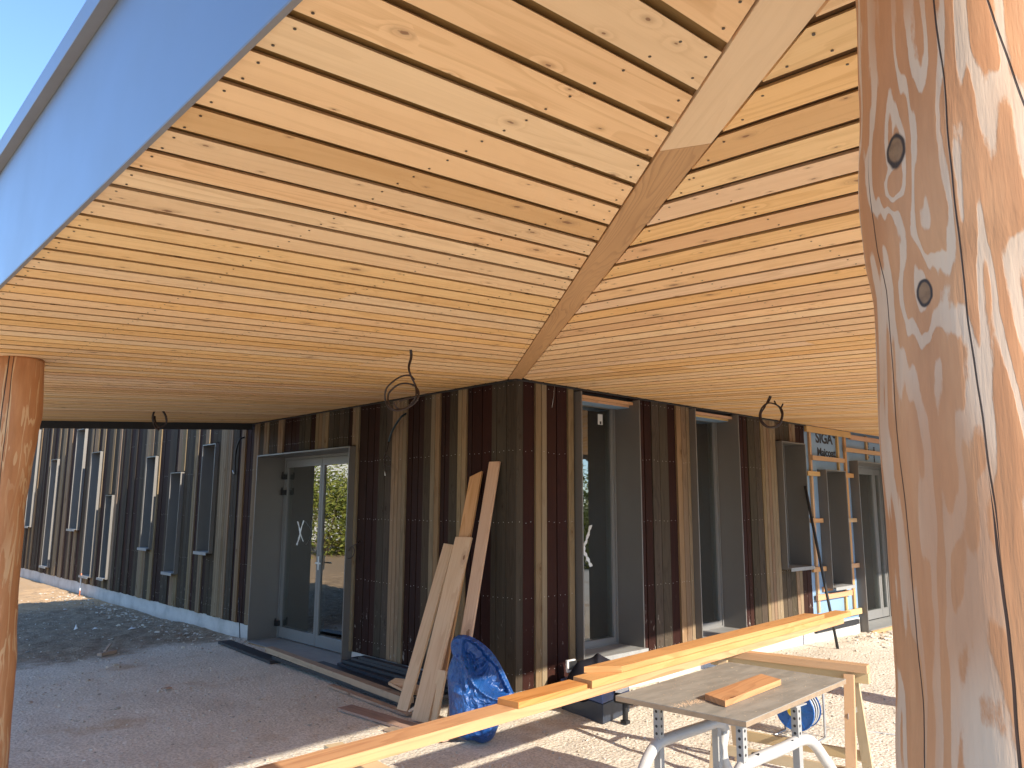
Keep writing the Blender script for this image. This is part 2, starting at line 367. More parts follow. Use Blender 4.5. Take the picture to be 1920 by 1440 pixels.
# ---------------------------------------------------------------- ground
def gz(x, y):
    s = lambda t: max(0, min(1, t))
    h = -.05 - .05*s((y-5)/3)*(1 if x < 1 else 0) - .06*s((x-5.2)/1.5)
    d = math.hypot(x, y)
    k = s((30-d)/10)
    n = noise.noise(Vector((x*.8, y*.8, 0)))*.022 + noise.noise(Vector((x*3.1, y*3.1, 2)))*.010 + noise.noise(Vector((x*11, y*11, 5)))*.006
    rough = s((y-4.8-.2*x)/1.0) if x < 0 else 0
    n += rough*(noise.noise(Vector((x*5, y*5, 9)))*.035+noise.noise(Vector((x*16, y*16, 9)))*.02)
    if x > 5.3: n += .05*s(1-abs(y+.15)/.5)*s((x-5.3)/.5)*(.6+noise.noise(Vector((x*4, y*4, 3))))
    if -1.3 < x < .3 and -.3 < y < 5.2: n *= .25
    return h + n*k
def axis(lo, hi, step, far):
    a = [lo+i*step for i in range(int((hi-lo)/step)+1)]; st = step; x = a[-1]
    while x < far: st *= 1.35; x += st; a.append(x)
    st = step; x = a[0]
    while x > -far: st *= 1.35; x -= st; a.insert(0, x)
    return a
xs = axis(-5, 9, .05, 600); ys = axis(-5, 14, .05, 600)
gv = [(x, y, gz(x, y)) for y in ys for x in xs]; nx = len(xs)
gf = [(j*nx+i, j*nx+i+1, (j+1)*nx+i+1, (j+1)*nx+i) for j in range(len(ys)-1) for i in range(nx-1)]
me = bpy.data.meshes.new('ground'); me.from_pydata(gv, [], gf); me.materials.append(MT['ground']); me.polygons.foreach_set('use_smooth', [True]*len(gf))
g_ = bpy.data.objects.new('ground', me); COL.objects.link(g_); tag(g_, 'pale crushed limestone ground of the building site', 'ground', kind='structure')
# loose stones
rs = random.Random(3); SV = []; SF = []; SR = []
def stone(x, y, r):
    b = len(SV); z = gz(x, y)+r*.15; rn = rs.random(); a = rs.random()*6.28
    sx, sy, sz = r*rs.uniform(.7, 1.3), r*rs.uniform(.6, 1), r*rs.uniform(.35, .75)
    for (p, q, t) in ((1, 0, 0), (.2, .95, .1), (-.9, .3, 0), (-.3, -.9, .1), (.45, -.5, .75), (.3, .45, .85), (-.45, .1, .9), (0, 0, -.6)):
        p += rs.uniform(-.2, .2); q += rs.uniform(-.2, .2); t += rs.uniform(-.12, .12)
        X, Y = p*sx, q*sy; SV.append((x+X*math.cos(a)-Y*math.sin(a), y+X*math.sin(a)+Y*math.cos(a), z+t*sz))
    for f in ((0, 1, 5), (0, 5, 4), (4, 5, 6), (1, 2, 6), (1, 6, 5), (2, 3, 6), (3, 4, 6), (3, 0, 4), (0, 7, 1), (1, 7, 2), (2, 7, 3), (3, 7, 0)):
        SF.append([b+i for i in f]); SR.append(rn)
for i in range(15000):
    u = rs.random()
    if u < .62: x, y = rs.uniform(-3.8, 3), rs.uniform(-1.6, 5)
    elif u < .80: x, y = rs.uniform(0, 8), rs.uniform(-3.5, 0)
    else: x, y = rs.uniform(-4, 0), rs.uniform(4.5, 12)
    if x > 0 and y > 0: continue
    cl = noise.noise(Vector((x*1.5, y*1.5, 7)))
    if cl < rs.uniform(-.5, .25): continue
    stone(x, y, .004+.012*rs.random()**2.5+(.018 if rs.random() < .012 else 0))
for i in range(900):                        # coarser rubble along the wing wall and by the right-hand plinth
    if i % 3: y = rs.uniform(4.6, 13); x = -.08-abs(rs.gauss(0, .3))
    else: x = rs.uniform(5.5, 8); y = -.1-abs(rs.gauss(0, .3))
    stone(x, y, .008+.03*rs.random()**3)
me = bpy.data.meshes.new('gravel'); me.from_pydata(SV, [], SF); me.materials.append(MT['stone'])
me.attributes.new('rnd', 'FLOAT', 'FACE').data.foreach_set('value', SR)
o = bpy.data.objects.new('gravel', me); COL.objects.link(o); tag(o, 'loose limestone chips scattered over the ground', 'gravel', kind='stuff')

# ---------------------------------------------------------------- the building
BLD = empty('building', (0, 0, -.05), label='single storey building clad in vertical brown, burgundy and tan boards', cat='building')
def sub(o, parent):
    o.parent = parent; return o
FR = -.075      # front of the metal window boxes
# openings: (a0, a1, z0, z1) along the wall
wing_far = lambda y: y+.02*(y+4.77)/4.54
doorA = (2.565, 4.765, -.2, 2.245)
wing = [(16.88, 17.32, 1.12, 3.44), (14.88, 15.32, .29, 2.64), (12.88, 13.38, 1.14, 3.19), (11.70, 12.19, .28, 2.65), (10.75, 11.05, .31, 1.80), (8.62, 8.97, .93, 2.42), (7.46, 7.81, .61, 2.12), (6.22, 6.60, .97, 2.49)]
wing = [(a, wing_far(b), c, d) for a, b, c, d in wing]
winB = [(.755, 1.60, .30, 2.655), (2.59, 3.445, .285, 2.665), (4.465, 5.055, .90, 2.43)]
annexW = (at(1550, 882, 1, FR).x, at(1585, 885, 1, FR).x, .60, 2.12)
doorB = (at(1609, 866, 1, FR).x, at(1609, 866, 1, FR).x+1.75, -.2, 2.28)

def segs(a0, a1, z0, z1, ops):
    "rectangles of the wall strip a0..a1, z0..z1 left over by the openings"
    cuts = sorted({a0, a1, *[c for o in ops for c in o[:2] if a0 < c < a1]}); out = []
    for p, q in zip(cuts, cuts[1:]):
        if q-p < .004: continue
        m = (p+q)/2; iv = sorted([(max(o[2], z0), min(o[3], z1)) for o in ops if o[0] < m < o[1]]); z = z0
        for c, d in iv:
            if c-z > .01: out.append((p, q, z, c))
            z = max(z, d)
        if z1-z > .01: out.append((p, q, z, z1))
    return out
# solid wall behind the cladding
core = MB()
opsA = [doorA]+wing; opsB = winB+[annexW, doorB]
ex_ = lambda L: [(o[0]-.02, o[1]+.02, o[2]-.03, o[3]+.02) for o in L]
for (p, q, a, b) in segs(.30, 5.2, -.3, 3.0, ex_(opsA))+segs(5.2, 24, -.3, 5.2, ex_(opsA)): core.box((.05, p, a), (.30, q, b))
for (p, q, a, b) in segs(.05, 13, -.3, 3.0, ex_(opsB)): core.box((p, .065, a), (q, .30, b))
core.build('wall', MT['dark'], BLD)
# rooms behind the glass
rooms = MB()
rooms.box((.30, .30, -.3), (.34, .301, 3.0))
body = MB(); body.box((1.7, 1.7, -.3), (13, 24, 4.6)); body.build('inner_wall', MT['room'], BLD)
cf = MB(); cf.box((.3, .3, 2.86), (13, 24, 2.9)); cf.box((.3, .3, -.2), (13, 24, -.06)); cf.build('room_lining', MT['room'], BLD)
tw = MB(); tw.box((.3, 5.3, 2.9), (13, 24, 5.2)); tw.box((5.0, .3, 2.9), (13, 5.3, 4.6)); tw.build('upper_wall', MT['wallwhite'], BLD)

# cladding
def wingpat(a, stop):
    out = []; rr = random.Random(11); ty = 'T'
    while a < stop:
        ty = rr.choice([t for t in 'TGRRG' if t != ty])
        wdt = {'T': rr.choice([.12, .13, .19, .25]), 'G': rr.choice([.13, .25, .25]), 'R': rr.choice([.12, .24, .24])}[ty]
        out.append((a, a+wdt, ty)); a += wdt
    return out
PA = [(9.238, 8.889, 'T'), (8.889, 8.686, 'G'), (8.686, 8.536, 'T'), (8.536, 8.375, 'R'), (8.375, 8.141, 'R'), (8.141, 7.839, 'G'), (7.839, 7.728, 'R'), (7.728, 7.435, 'T'), (7.435, 7.069, 'G'), (7.069, 6.933, 'T'), (6.933, 6.834, 'R'), (6.834, 6.68, 'G'), (6.68, 6.543, 'T'), (6.543, 6.422, 'R'), (6.422, 6.12, 'G'), (6.12, 5.727, 'T'), (5.727, 5.53, 'G'), (5.53, 5.444, 'R'), (5.444, 5.316, 'T'), (5.316, 5.179, 'R'), (5.179, 5.064, 'R'), (5.064, 4.915, 'T'), (4.915, 4.779, 'G'), (4.779, 4.642, 'T'), (4.642, 4.389, 'G'), (4.389, 4.254, 'T'), (4.254, 4.06, 'R'), (4.06, 3.85, 'R'), (3.85, 3.574, 'G'), (3.574, 3.442, 'R'), (3.442, 3.15, 'T'), (3.15, 2.922, 'G'), (2.922, 2.721, 'G'), (2.721, 2.63, 'R'), (2.63, 2.50, 'T'), (2.50, 2.334, 'R'), (2.334, 2.207, 'R'), (2.207, 2.109, 'R'), (2.109, 1.861, 'G'), (1.861, 1.611, 'T'), (1.611, 1.521, 'R'), (1.521, 1.421, 'R'), (1.421, 1.331, 'R'), (1.331, 1.209, 'G'), (1.209, 1.072, 'T'), (1.072, 1.004, 'R'), (1.004, .93, 'R'), (.93, .8, 'G'), (.8, .679, 'T'), (.679, .609, 'R'), (.609, .47, 'R'), (.47, .336, 'R'), (.336, .267, 'G'), (.267, .141, 'G'), (.141, .03, 'G')]
PA = [(b, a, t) for a, b, t in PA] + wingpat(9.238, 24)
PB = [(-.0, .085, 'G'), (.085, .227, 'R'), (.227, .302, 'T'), (.302, .367, 'T'), (.367, .507, 'R'), (.507, .647, 'R'), (.647, .721, 'T'), (.721, .79, 'G'), (.79, 1.689, 'R'), (1.689, 1.787, 'R'), (1.787, 1.907, 'R'), (1.907, 2.038, 'G'), (2.038, 2.183, 'G'), (2.183, 2.331, 'R'), (2.331, 2.42, 'T'), (2.42, 2.514, 'T'), (2.514, 2.605, 'T'), (2.605, 2.67, 'G'), (2.67, 3.52, 'R'), (3.52, 3.696, 'R'), (3.696, 3.787, 'R'), (3.787, 3.941, 'G'), (3.941, 4.077, 'G'), (4.077, 4.436, 'T'), (4.436, 4.557, 'G'), (4.557, 4.668, 'G'), (4.668, 4.80, 'G'), (4.80, 4.955, 'T'), (4.955, 5.105, 'R'), (5.105, 5.235, 'R')]
DEP = {'T': 0.0, 'G': .008, 'R': .016}; WD = {'T': .066, 'G': .125, 'R': .125}; MI = {'T': 0, 'G': 1, 'R': 2}
def clad(pat, ops, wall, ztop):
    mb = MB(); nails = MB(); rr = random.Random(5)
    for a0, a1, t in pat:
        n = max(1, round((a1-a0)/WD[t])); st = (a1-a0)/n
        for i in range(n):
            p, q = a0+i*st, a0+(i+1)*st; gap = .0035 if t != 'R' else .006
            zt = ztop(p); rnd = rr.random(); dep = DEP[t]+rr.uniform(0, .002)
            if t == 'R' and i % 2: dep += .004
            z0 = .12+rr.uniform(-.004, .012)
            for (c, d, e, f) in segs(p+gap, q-gap, z0, zt, ops):
                if wall == 'A': mb.box((dep, c, e), (.046, d, f), (0, 0, 1), rnd, MI[t])
                else: mb.box((c, dep, e), (d, .046, f), (0, 0, 1), rnd, MI[t])
                for nz in ([.26, .86, 1.483, 2.09, 2.655] if zt < 3 else [.26, .86, 1.483, 2.09, 2.66, 3.2]):
                    if not (e+.01 < nz < f-.01): nz2 = 2.376 if (e > 2.2 and e < 2.376 < f and nz == 2.09) else None
                    else: nz2 = nz
                    if nz2 is None or d-c < .035 or a0 > 10 or a0 > 5.3 and rr.random() < .5 or t == 'T' and rr.random() < .6: continue
                    for k in ((.25, .75) if d-c > .08 else (.5,)):
                        s_ = c+(d-c)*k+rr.uniform(-.006, .006); zz = nz2+rr.uniform(-.007, .007)
                        if wall == 'A': mb.disc((dep, s_, zz), (-1, 0, 0), .0031, .0015, 6, mat=3)
                        else: mb.disc((s_, dep, zz), (0, -1, 0), .0031, .0015, 6, mat=3)
    c_ = mb.build('cladding', [W['cT'], W['cG'], W['cR'], MT['nail']], BLD); return c_
opc = lambda o: (o[0]-.02, o[1]+.02, o[2]-.005, o[3]+.03)
clad(PA, [opc(o) for o in opsA], 'A', lambda a: 5.2 if a > 5.15 else 2.7)
clad(PB, [opc(o) for o in winB], 'B', lambda a: 2.7)
# black backing that turns the board gaps dark, at the corner and the cut end
vb = MB()
for (p, q, a, b) in segs(.05, 24, .12, 2.69, [opc(o) for o in opsA]): vb.box((.0465, p, a), (.0495, q, b))
for (p, q, a, b) in segs(.05, 5.23, .12, 2.69, [opc(o) for o in winB]): vb.box((p, .0465, a), (q, .0645, b))
vb.build('backing', MT['black'], BLD)
pl = MB()
pl.box((.03, 4.8, -.4), (.049, 24, .135)); pl.box((.03, .03, -.4), (.049, 2.53, .135)); pl.box((.049, .03, -.4), (doorB[0]-.04, .0485, .135))
pl.build('plinth', MT['plinth'], BLD)

# metal boxes round the windows
def window(name, wall, o, depth, panes=True, fr=.055, sill=True, top=True, label=None, glass_x=None, back=True):
    a0, a1, z0, z1 = o; th = .014
    def B(m, lo, hi, mat=0):      # (a, depth, z)
        if wall == 'A': m.box((lo[1], lo[0], lo[2]), (hi[1], hi[0], hi[2]), None, None, mat)
        else: m.box(lo, hi, None, None, mat)
    m = MB()
    B(m, (a0-th, FR, z0-th), (a0, depth, z1+th)); B(m, (a1, FR, z0-th), (a1+th, depth, z1+th))
    if top: B(m, (a0, FR, z1), (a1, depth, z1+th))
    B(m, (a0, FR, z0-th), (a1, depth, z0))
    w_ = m.build(name, MT['box'], BLD)
    if label: w_['label'] = label
    f = MB(); d0, d1 = depth-.05, depth
    B(f, (a0, d0, z0), (a0+fr, d1, z1)); B(f, (a1-fr, d0, z0), (a1, d1, z1)); B(f, (a0+fr, d0, z0), (a1-fr, d1, z0+fr*1.3)); B(f, (a0+fr, d0, z1-fr), (a1-fr, d1, z1))
    i_ = fr*.35    # outer rebate step
    B(f, (a0, d0-.012, z0), (a0+i_, d0, z1)); B(f, (a1-i_, d0-.012, z0), (a1, d0, z1)); B(f, (a0+i_, d0-.012, z1-i_), (a1-i_, d0, z1)); B(f, (a0+i_, d0-.012, z0), (a1-i_, d0, z0+i_))
    sub(f.build('frame', MT['frame']), w_)
    g = MB(); B(g, (a0+fr-.004, depth-.03, z0+fr), (a1-fr+.004, depth-.018, z1-fr+.004)); sub(g.build('pane', MT['glass']), w_)
    if sill:
        s = MB(); B(s, (a0+.0005, FR-.035, z0+.0005), (a1+.012, depth-.05, z0+.006)); B(s, (a0-.005, FR-.038, z0-.035), (a1+.015, FR-.034, z0+.006))
        B(s, (a1+.012, FR-.034, z0-.035), (a1+.015, FR-.002, z0+.004)); sub(s.build('sill', MT['sill']), w_)
    return w_
wl = ['', '', '', '', 'short low window box', '', '', '']
FRB = FR; FR = -.045
for i, o in enumerate(wing): window('window', 'A', o, .20, fr=.03, label=wl[i] or None)
FR = FRB
w1 = window('window', 'B', winB[0], .295, top=False, label='tall window nearest the corner with a white sticker on the glass')
w2 = window('window', 'B', winB[1], .27, top=False)
w3 = window('window', 'B', winB[2], .27)
w4 = window('window', 'B', annexW, .27)
for wq, o in ((w1, winB[0]), (w2, winB[1])):       # timber and blue tape strip over the tall windows
    t = MB(); t.box((o[0], .0, o[3]-.030), (o[1], .05, o[3]-.002)); t.box((o[0], .05, o[3]-.05), (o[1], .2, o[3]-.028)); sub(t.build('head_batten', W['batten']), wq)
    t = MB(); t.box((o[0], .0505, o[3]-.054), (o[1], .21, o[3]-.0505)); sub(t.build('tape', MT['membrane']), wq)
st = MB(); p = at(1125, 786, 1, .26); st.box((p.x-.03, .2605, p.z-.055), (p.x+.04, .2625, p.z+.05)); so_ = st.build('sticker', MT['whitep']); sub(so_, w1)
st = MB(); q = at(1125, 790, 1, .26); st.box((q.x-.005, .2585, q.z-.03), (q.x+.02, .2603, q.z+.0)); sub(st.build('sticker_mark', MT['dark']), w1)
def ribbon(pts, wd, side):
    m = MB(); P = spline(pts, 6); side = Vector(side)
    for i in range(len(P)-1):
        a = 1-.6*abs(2*i/len(P)-1); k = wd*(.5+.5*math.sin(i*1.7+1))*.5+wd*.3
        m.prism([P[i]-side*k, P[i]+side*k, P[i+1]+side*k, P[i+1]-side*k], [x+Vector((.004, -.004, 0)) for x in (P[i]-side*k, P[i]+side*k, P[i+1]+side*k, P[i+1]-side*k)], P[i+1]-P[i], .5)
    return m
rb = ribbon([at(1107, 985, 1, .235), at(1100, 1010, 1, .20), at(1094, 1030, 1, .225), at(1100, 1045, 1, .21), at(1108, 1062, 1, .235)], .026, (1, 0, .2)); sub(rb.build('plastic_strip', MT['whitep']), w1)

def door(wall, o, depth, mid, leafs, label):
    a0, a1, z0, z1 = o; th = .016
    def B(m, lo, hi, mat=0):
        if wall == 'A': m.box((lo[1], lo[0], lo[2]), (hi[1], hi[0], hi[2]), None, None, mat)
        else: m.box(lo, hi, None, None, mat)
    zb = -.10
    m = MB(); B(m, (a0-th, FR, zb), (a0, depth, z1+th)); B(m, (a1, FR, zb), (a1+th, depth, z1+th)); B(m, (a0, FR, z1), (a1, depth, z1+th))
    d_ = m.build('glazed_door', MT['box'], BLD); d_['label'] = label
    f = MB(); d0 = depth-.06; F = .03
    B(f, (a0, d0, zb), (a0+F, depth, z1)); B(f, (a1-F, d0, zb), (a1, depth, z1)); B(f, (a0+F, d0, z1-F), (a1-F, depth, z1)); sub(f.build('frame', MT['frame']), d_)
    zt = z1-F-.004; zl = -.025
    for (p, q) in ((a0+F+.003, mid-.003), (mid+.003, a1-F-.003)):
        L = MB(); k = .048; kt = .095; e0, e1 = d0+.008, depth-.004
        B(L, (p, e0, zl), (p+k, e1, zt)); B(L, (q-k, e0, zl), (q, e1, zt)); B(L, (p+k, e0, zl), (q-k, e1, zl+.13)); B(L, (p+k, e0, zt-kt), (q-k, e1, zt))
        lf = L.build('door_leaf', MT['frame']); sub(lf, d_)
        g = MB(); B(g, (p+k-.004, depth-.035, zl+.12), (q-k+.004, depth-.022, zt-kt+.004)); gg = g.build('pane', MT['glass']); gg.parent = d_
    s = MB(); B(s, (a0, FR-.02, -.075), (a1, d0+.006, -.035)); sub(s.build('threshold', MT['sill']), d_)
    s = MB(); B(s, (a0, FR-.045, -.14), (a1, FR-.021, -.04)); sub(s.build('threshold_timber', W['yellow']), d_)
    return d_
midA = at(603, 950, 0, .33).y
dA = door('A', doorA, .37, midA, 2, 'double glazed door in a deep grey box left of the corner')
for py in (893, 922, 1163):
    h = MB(); c = at(524 if py < 1000 else 508, py, 0, .30); h.box((.26, 4.69, c.z-.045), (.312, 4.75, c.z+.02)); h.box((.25, 4.70, c.z-.03), (.262, 4.72, c.z+.05)); sub(h.build('hinge', MT['black']), dA)
h = MB(); hz = at(590, 1055, 0, .31).z; h.box((.292, midA-.045, hz-.08), (.302, midA-.03, hz+.08)); h.box((.255, midA-.043, hz-.005), (.292, midA-.032, hz+.01)); h.box((.255, midA-.15, hz-.005), (.267, midA-.032, hz+.012)); sub(h.build('handle', MT['whitep']), dA)
rb = ribbon([at(558, 978, 0, .28), at(562, 1000, 0, .25), at(556, 1022, 0, .27)], .02, (0, 1, .2)); sub(rb.build('plastic_strip', MT['whitep']), dA)
rb = ribbon([at(569, 976, 0, .28), at(563, 998, 0, .255), at(568, 1015, 0, .28)], .012, (0, 1, .2)); sub(rb.build('plastic_strip', MT['whitep']), dA)
midB = at(1636, 890, 1, .33).x
dB = door('B', doorB, .37, midB, 2, 'glazed door at the unfinished right end of the wall')

# unfinished right end: blue membrane, battens, lettering
mbn = MB()
for (p, q, a, b) in segs(5.235, 13, .10, 2.80, ex_([annexW, doorB])): mbn.box((p, .048, a), (q, .064, b))
mem = mbn.build('membrane', MT['membrane'], BLD)
def text(body, size, loc, rot=0, bold=.008, name='lettering', sx=1):
    cu = bpy.data.curves.new(name, 'FONT'); cu.body = body; cu.size = size; cu.offset = bold; cu.extrude = .0012
    tmp = bpy.data.objects.new('tmp', cu); COL.objects.link(tmp); bpy.context.view_layer.update()
    me = bpy.data.meshes.new_from_object(tmp); bpy.data.objects.remove(tmp); me.materials.append(MT['lettering'])
    M4 = Matrix.Translation(loc) @ Matrix.Rotation(R(90), 4, 'X') @ Matrix.Rotation(rot, 4, 'Z') @ Matrix.Scale(sx, 4, (1, 0, 0)); me.transform(M4)
    o = bpy.data.objects.new(name, me); COL.objects.link(o); sub(o, mem); return o
p = at(1529.5, 829, 1, .046); text('SIGA', .205, (p.x, .0462, p.z), bold=.006, sx=1.16)
p = at(1561, 821, 1, .046); text('o', .17, (p.x, .0462, p.z), bold=.006)
p = at(1532.5, 853.5, 1, .046); text('Majcoat', .15, (p.x, .0462, p.z), bold=.004, sx=1.15)
p = at(1623, 828, 1, .046); text('SIGA', .13, (p.x, .0462, p.z), rot=R(-90), bold=.005)
p = at(1637, 838, 1, .046); text('Majcoat', .075, (p.x, .0462, p.z), rot=R(-90), bold=.003)
def batten(px0, py0, px1, py1, wd, lay=0, horiz=False):
    "a roofing batten between two photo points on the membrane wall"
    d = .018 if lay == 0 else -.012
    a, b = at(px0, py0, 1, d), at(px1, py1, 1, d); m = MB()
    if horiz: m.box((min(a.x, b.x), d, (a.z+b.z)/2-wd/2), (max(a.x, b.x), d+.0285, (a.z+b.z)/2+wd/2), (1, 0, 0))
    else: m.box(((a.x+b.x)/2-wd/2, d, min(a.z, b.z)), ((a.x+b.x)/2+wd/2, d+.0285, max(a.z, b.z)), (0, 0, 1))
    return m.build('batten', W['batten'], BLD, bevel=.001)
batten(1523, 808, 1533, 1150, .05); batten(1571, 812, 1574, 886, .045); batten(1583.5, 814, 1605, 1150, .055); batten(1625, 818, 1627, 862, .045)
batten(1524, 858, 1584, 864, .06, 1, True); batten(1586, 845, 1660, 850, .06, 1, True)
batten(1515, 887, 1538, 889, .06, 1, True); batten(1586, 891, 1601, 892, .06, 1, True)
batten(1522, 976, 1544, 976, .055, 1, True); batten(1591, 975, 1607, 976, .055, 1, True)
batten(1526, 1068, 1550, 1067, .06, 1, True); batten(1597, 1060, 1612, 1061, .06, 1, True)
batten(1545, 1105, 1562, 1103, .06, 0, True)
batten(1534, 1120, 1599, 1112, .07, 1, True); batten(1500, 1163, 1617, 1150, .075, 1, True); batten(1589, 1100, 1587, 1150, .05)
m = MB(); a = at(1513, 802, 1, -.02); m.box((5.24, -.02, 2.62), (6.58, .017, 2.70), (1, 0, 0)); m.build('head_rail', W['batten'], BLD, bevel=.001)
m = MB(); m.box((6.58, -.02, 2.60), (12.9, .017, 2.665), (1, 0, 0)); m.build('head_rail', W['batten'], BLD, bevel=.001)
m = MB(); m.box((5.24, -.01, .06), (6.5, .03, .12), (1, 0, 0)); m.build('base_flashing', MT['dark'], BLD)

# ---------------------------------------------------------------- porch roof
POR = empty('porch_roof', (-2, -2, 2.5), label='wide timber soffit with slatted larch boards, diagonal hip board and metal fascia', cat='porch roof')
XF = -4.0; fB = lambda x: -4.38+.126*x
hipL = lambda y: (y-.128)/1.27; hipR = lambda x: 1.27*x-.083
zA = lambda x: H+S*x; zB = lambda y: H+SB*y
TH = .012; PIT = .1432; GAP = .0240; UC = .010     # UC: the boards' edges are undercut
sA = MB(); rr = random.Random(21); scr = MB()
y0 = -3.608+GAP/2; k = -10
while True:
    ya = y0+k*PIT; yb = ya+PIT-GAP; k += 1
    if ya > 5.12: break
    if ya < -4.78: continue
    yb = min(yb, 5.14)
    xa, xb = (hipL(ya) if ya < .12 else -.006), (hipL(yb) if yb < .12 else -.006)
    x0 = XF+.012
    if min(xa, xb) < x0+.05: continue
    # butt joints
    js = [x0]; x = x0+rr.uniform(.2, 3.6)
    while x < min(xa, xb)-.5:
        jn = round((x-x0)/.58)*.58+x0+.04
        if rr.random() < .55 and jn > js[-1]+.4: js.append(jn)
        x += rr.uniform(2.2, 4)
    if ya < -2: js = [x0]
    for i, s_ in enumerate(js):
        e = js[i+1]-.0012 if i+1 < len(js) else None
        p = [(s_, ya), ((e or xa), ya), ((e or xb), yb), (s_, yb)]
        dz = rr.uniform(-.0012, .0012)
        pt = [(p[0][0], ya+UC), (p[1][0], ya+UC), (p[2][0], yb-UC), (p[3][0], yb-UC)]
        sA.prism([(a, b, zA(a)+dz) for a, b in p], [(a, b, zA(a)+TH) for a, b in pt], (1, 0, S), rr.random())
    for sx in [XF+.045+.58*i for i in range(8)]+['end']:
        if sx == 'end':
            if ya > .1: continue
            pts = [(hipL(ya+.03)-.035, ya+.03), (hipL(ya+.095)-.035, ya+.095)]
        else:
            if sx > min(xa, xb)-.06: continue
            pts = [(sx+rr.uniform(-.006, .006), ya+.026+rr.uniform(-.005, .005)), (sx+rr.uniform(-.006, .006), ya+.098+rr.uniform(-.005, .005))]
        for (a, b) in pts:
            if (Vector((a, b, 2.5))-CAM).length < 6: scr.disc((a, b, zA(a)-.0008), (0, 0, -1), .0034, .0010, 8)
sA.build('soffit_boards', W['ceil'], POR, bevel=.0006)
sBm = MB(); PB2 = .1478; x0 = -2.94+GAP/2; k = -12
while True:
    xa = x0+k*PB2; xb = xa+PB2-GAP; k += 1
    if xa > 12: break
    if xa < XF+.05: continue
    ya, yb = (hipR(xa) if xa < .06 else -.006), (hipR(xb) if xb < .06 else -.006)
    fa, fb = fB(xa)+.012, fB(xb)+.012
    if min(ya, yb) < max(fa, fb)+.05: continue
    js = [None]; y = ya-rr.uniform(.8, 3)
    cuts = []
    if xa > -1 and rr.random() < .55: cuts = [ -.4-.58*round(rr.uniform(.6, 5.2)) ]
    segp = [(None, cuts[0])] + [(cuts[0], None)] if cuts else [(None, None)]
    for (hi_, lo_) in segp:
        p = [(xa, fa if lo_ is None else lo_+.0012), (xb, fb if lo_ is None else lo_+.0012), (xb, yb if hi_ is None else hi_), (xa, ya if hi_ is None else hi_)]
        if abs(p[3][1]-p[0][1]) < .05: continue
        dz = rr.uniform(-.0012, .0012)
        pt = [(xa+UC, p[0][1]), (xb-UC, p[1][1]), (xb-UC, p[2][1]), (xa+UC, p[3][1])]
        sBm.prism([(a, b, zB(b)+dz) for a, b in p], [(a, b, zB(b)+TH) for a, b in pt], (0, 1, SB), rr.random())
    for i in range(9):
        sy = -.12-.58*i
        for f_ in (.026, .098):
            a = xa+f_+rr.uniform(-.005, .005)
            if sy < max(ya, yb)-.07 and sy > fa+.03 and (Vector((a, sy, 2.5))-CAM).length < 6: scr.disc((a, sy, zB(sy)-.0008), (0, 0, -1), .0034, .0010, 8)
    if xb < 0:
        for f_ in (.026, .098): scr.disc((xa+f_, hipR(xa+f_)-.035, zB(hipR(xa+f_)-.035)-.0008), (0, 0, -1), .0034, .0010, 8)
sBm.build('soffit_boards', W['ceil'], POR, bevel=.0006)
# hip boards, flush, in the diagonal
hd = Vector((1, 1.27, 0)).normalized(); hs = Vector((hd.y, -hd.x, 0))
def hipc(x): return Vector((x, 1.27*x+.0225, 0))
def hipz(p): return H+S*(p.x)-.003
def hboard(xa, xb, mat, cuta=0, cutb=0, rnd=.3):
    m = MB(); hw = .058; c = []
    for x, cu in ((xa, cuta), (xb, cutb)):
        for sg in (-1, 1): q = hipc(x)+hs*sg*hw+hd*sg*cu; c.append(Vector((q.x, q.y, hipz(hipc(x)+hd*sg*cu))))
    c = [c[0], c[1], c[3], c[2]]
    m.prism(c, [q+Vector((0, 0, .024)) for q in c], hd+Vector((0, 0, S*hd.x)), rnd); return m.build('hip_board', mat, POR, bevel=.0012)
b1 = hboard(-3.93, -2.9445, W['hippale'], 0, -.030, .62); b1['label'] = 'paler near piece of the hip board'
b2 = hboard(-2.943, .025, W['hipdark'], -.030, 0, .31); b2['label'] = 'browner far piece of the hip board'
scr.build('screw_heads', MT['screw'], POR)
# dark boarding above the gaps
bk = MB()
pA = [(XF+.01, -4.85), (hipL(-4.85)+.12, -4.85), (.02, .15), (.02, 5.14), (XF+.01, 5.14)]
bk.prism([(a, b, zA(a)+.0135) for a, b in pA], [(a, b, zA(a)+.030) for a, b in pA], (1, 0, 0))
pB = [(XF+.01, -4.85), (XF+.01, -4.87), (12.9, fB(12.9)+.01), (12.9, .02), (.05, .02)]
bk.prism([(a, b, zB(b)+.0145) for a, b in pB], [(a, b, zB(b)+.032) for a, b in pB], (0, 1, 0))
bk.build('soffit_backing', W['backing'], POR)
rf = MB(); pr = [(XF, fB(XF)), (13, fB(13)), (13, .3), (.3, .3), (.3, 5.2), (XF, 5.2)]
rf.prism([(a, b, 2.99) for a, b in pr], [(a, b, 3.06) for a, b in pr], (1, 0, 0)); rf.build('roof_sheet', MT['roof'], POR)
z0 = zA(XF)
fa = MB(); fa.box((XF-.003, fB(XF), z0-.004), (XF+.004, 5.2, 2.985)); fa.box((XF-.003, fB(XF)-.003, z0-.010), (XF+.010, 5.2, z0-.004), mat=1)
fa.prism([(XF, fB(XF), z0-.006), (13, fB(13), z0-.006), (13, fB(13)+.006, z0-.006), (XF, fB(XF)+.006, z0-.006)], [(XF, fB(XF), 2.985), (13, fB(13), 2.985), (13, fB(13)+.006, 2.985), (XF, fB(XF)+.006, 2.985)])
fa.build('fascia', [MT['fascia'], MT['trim']], POR)
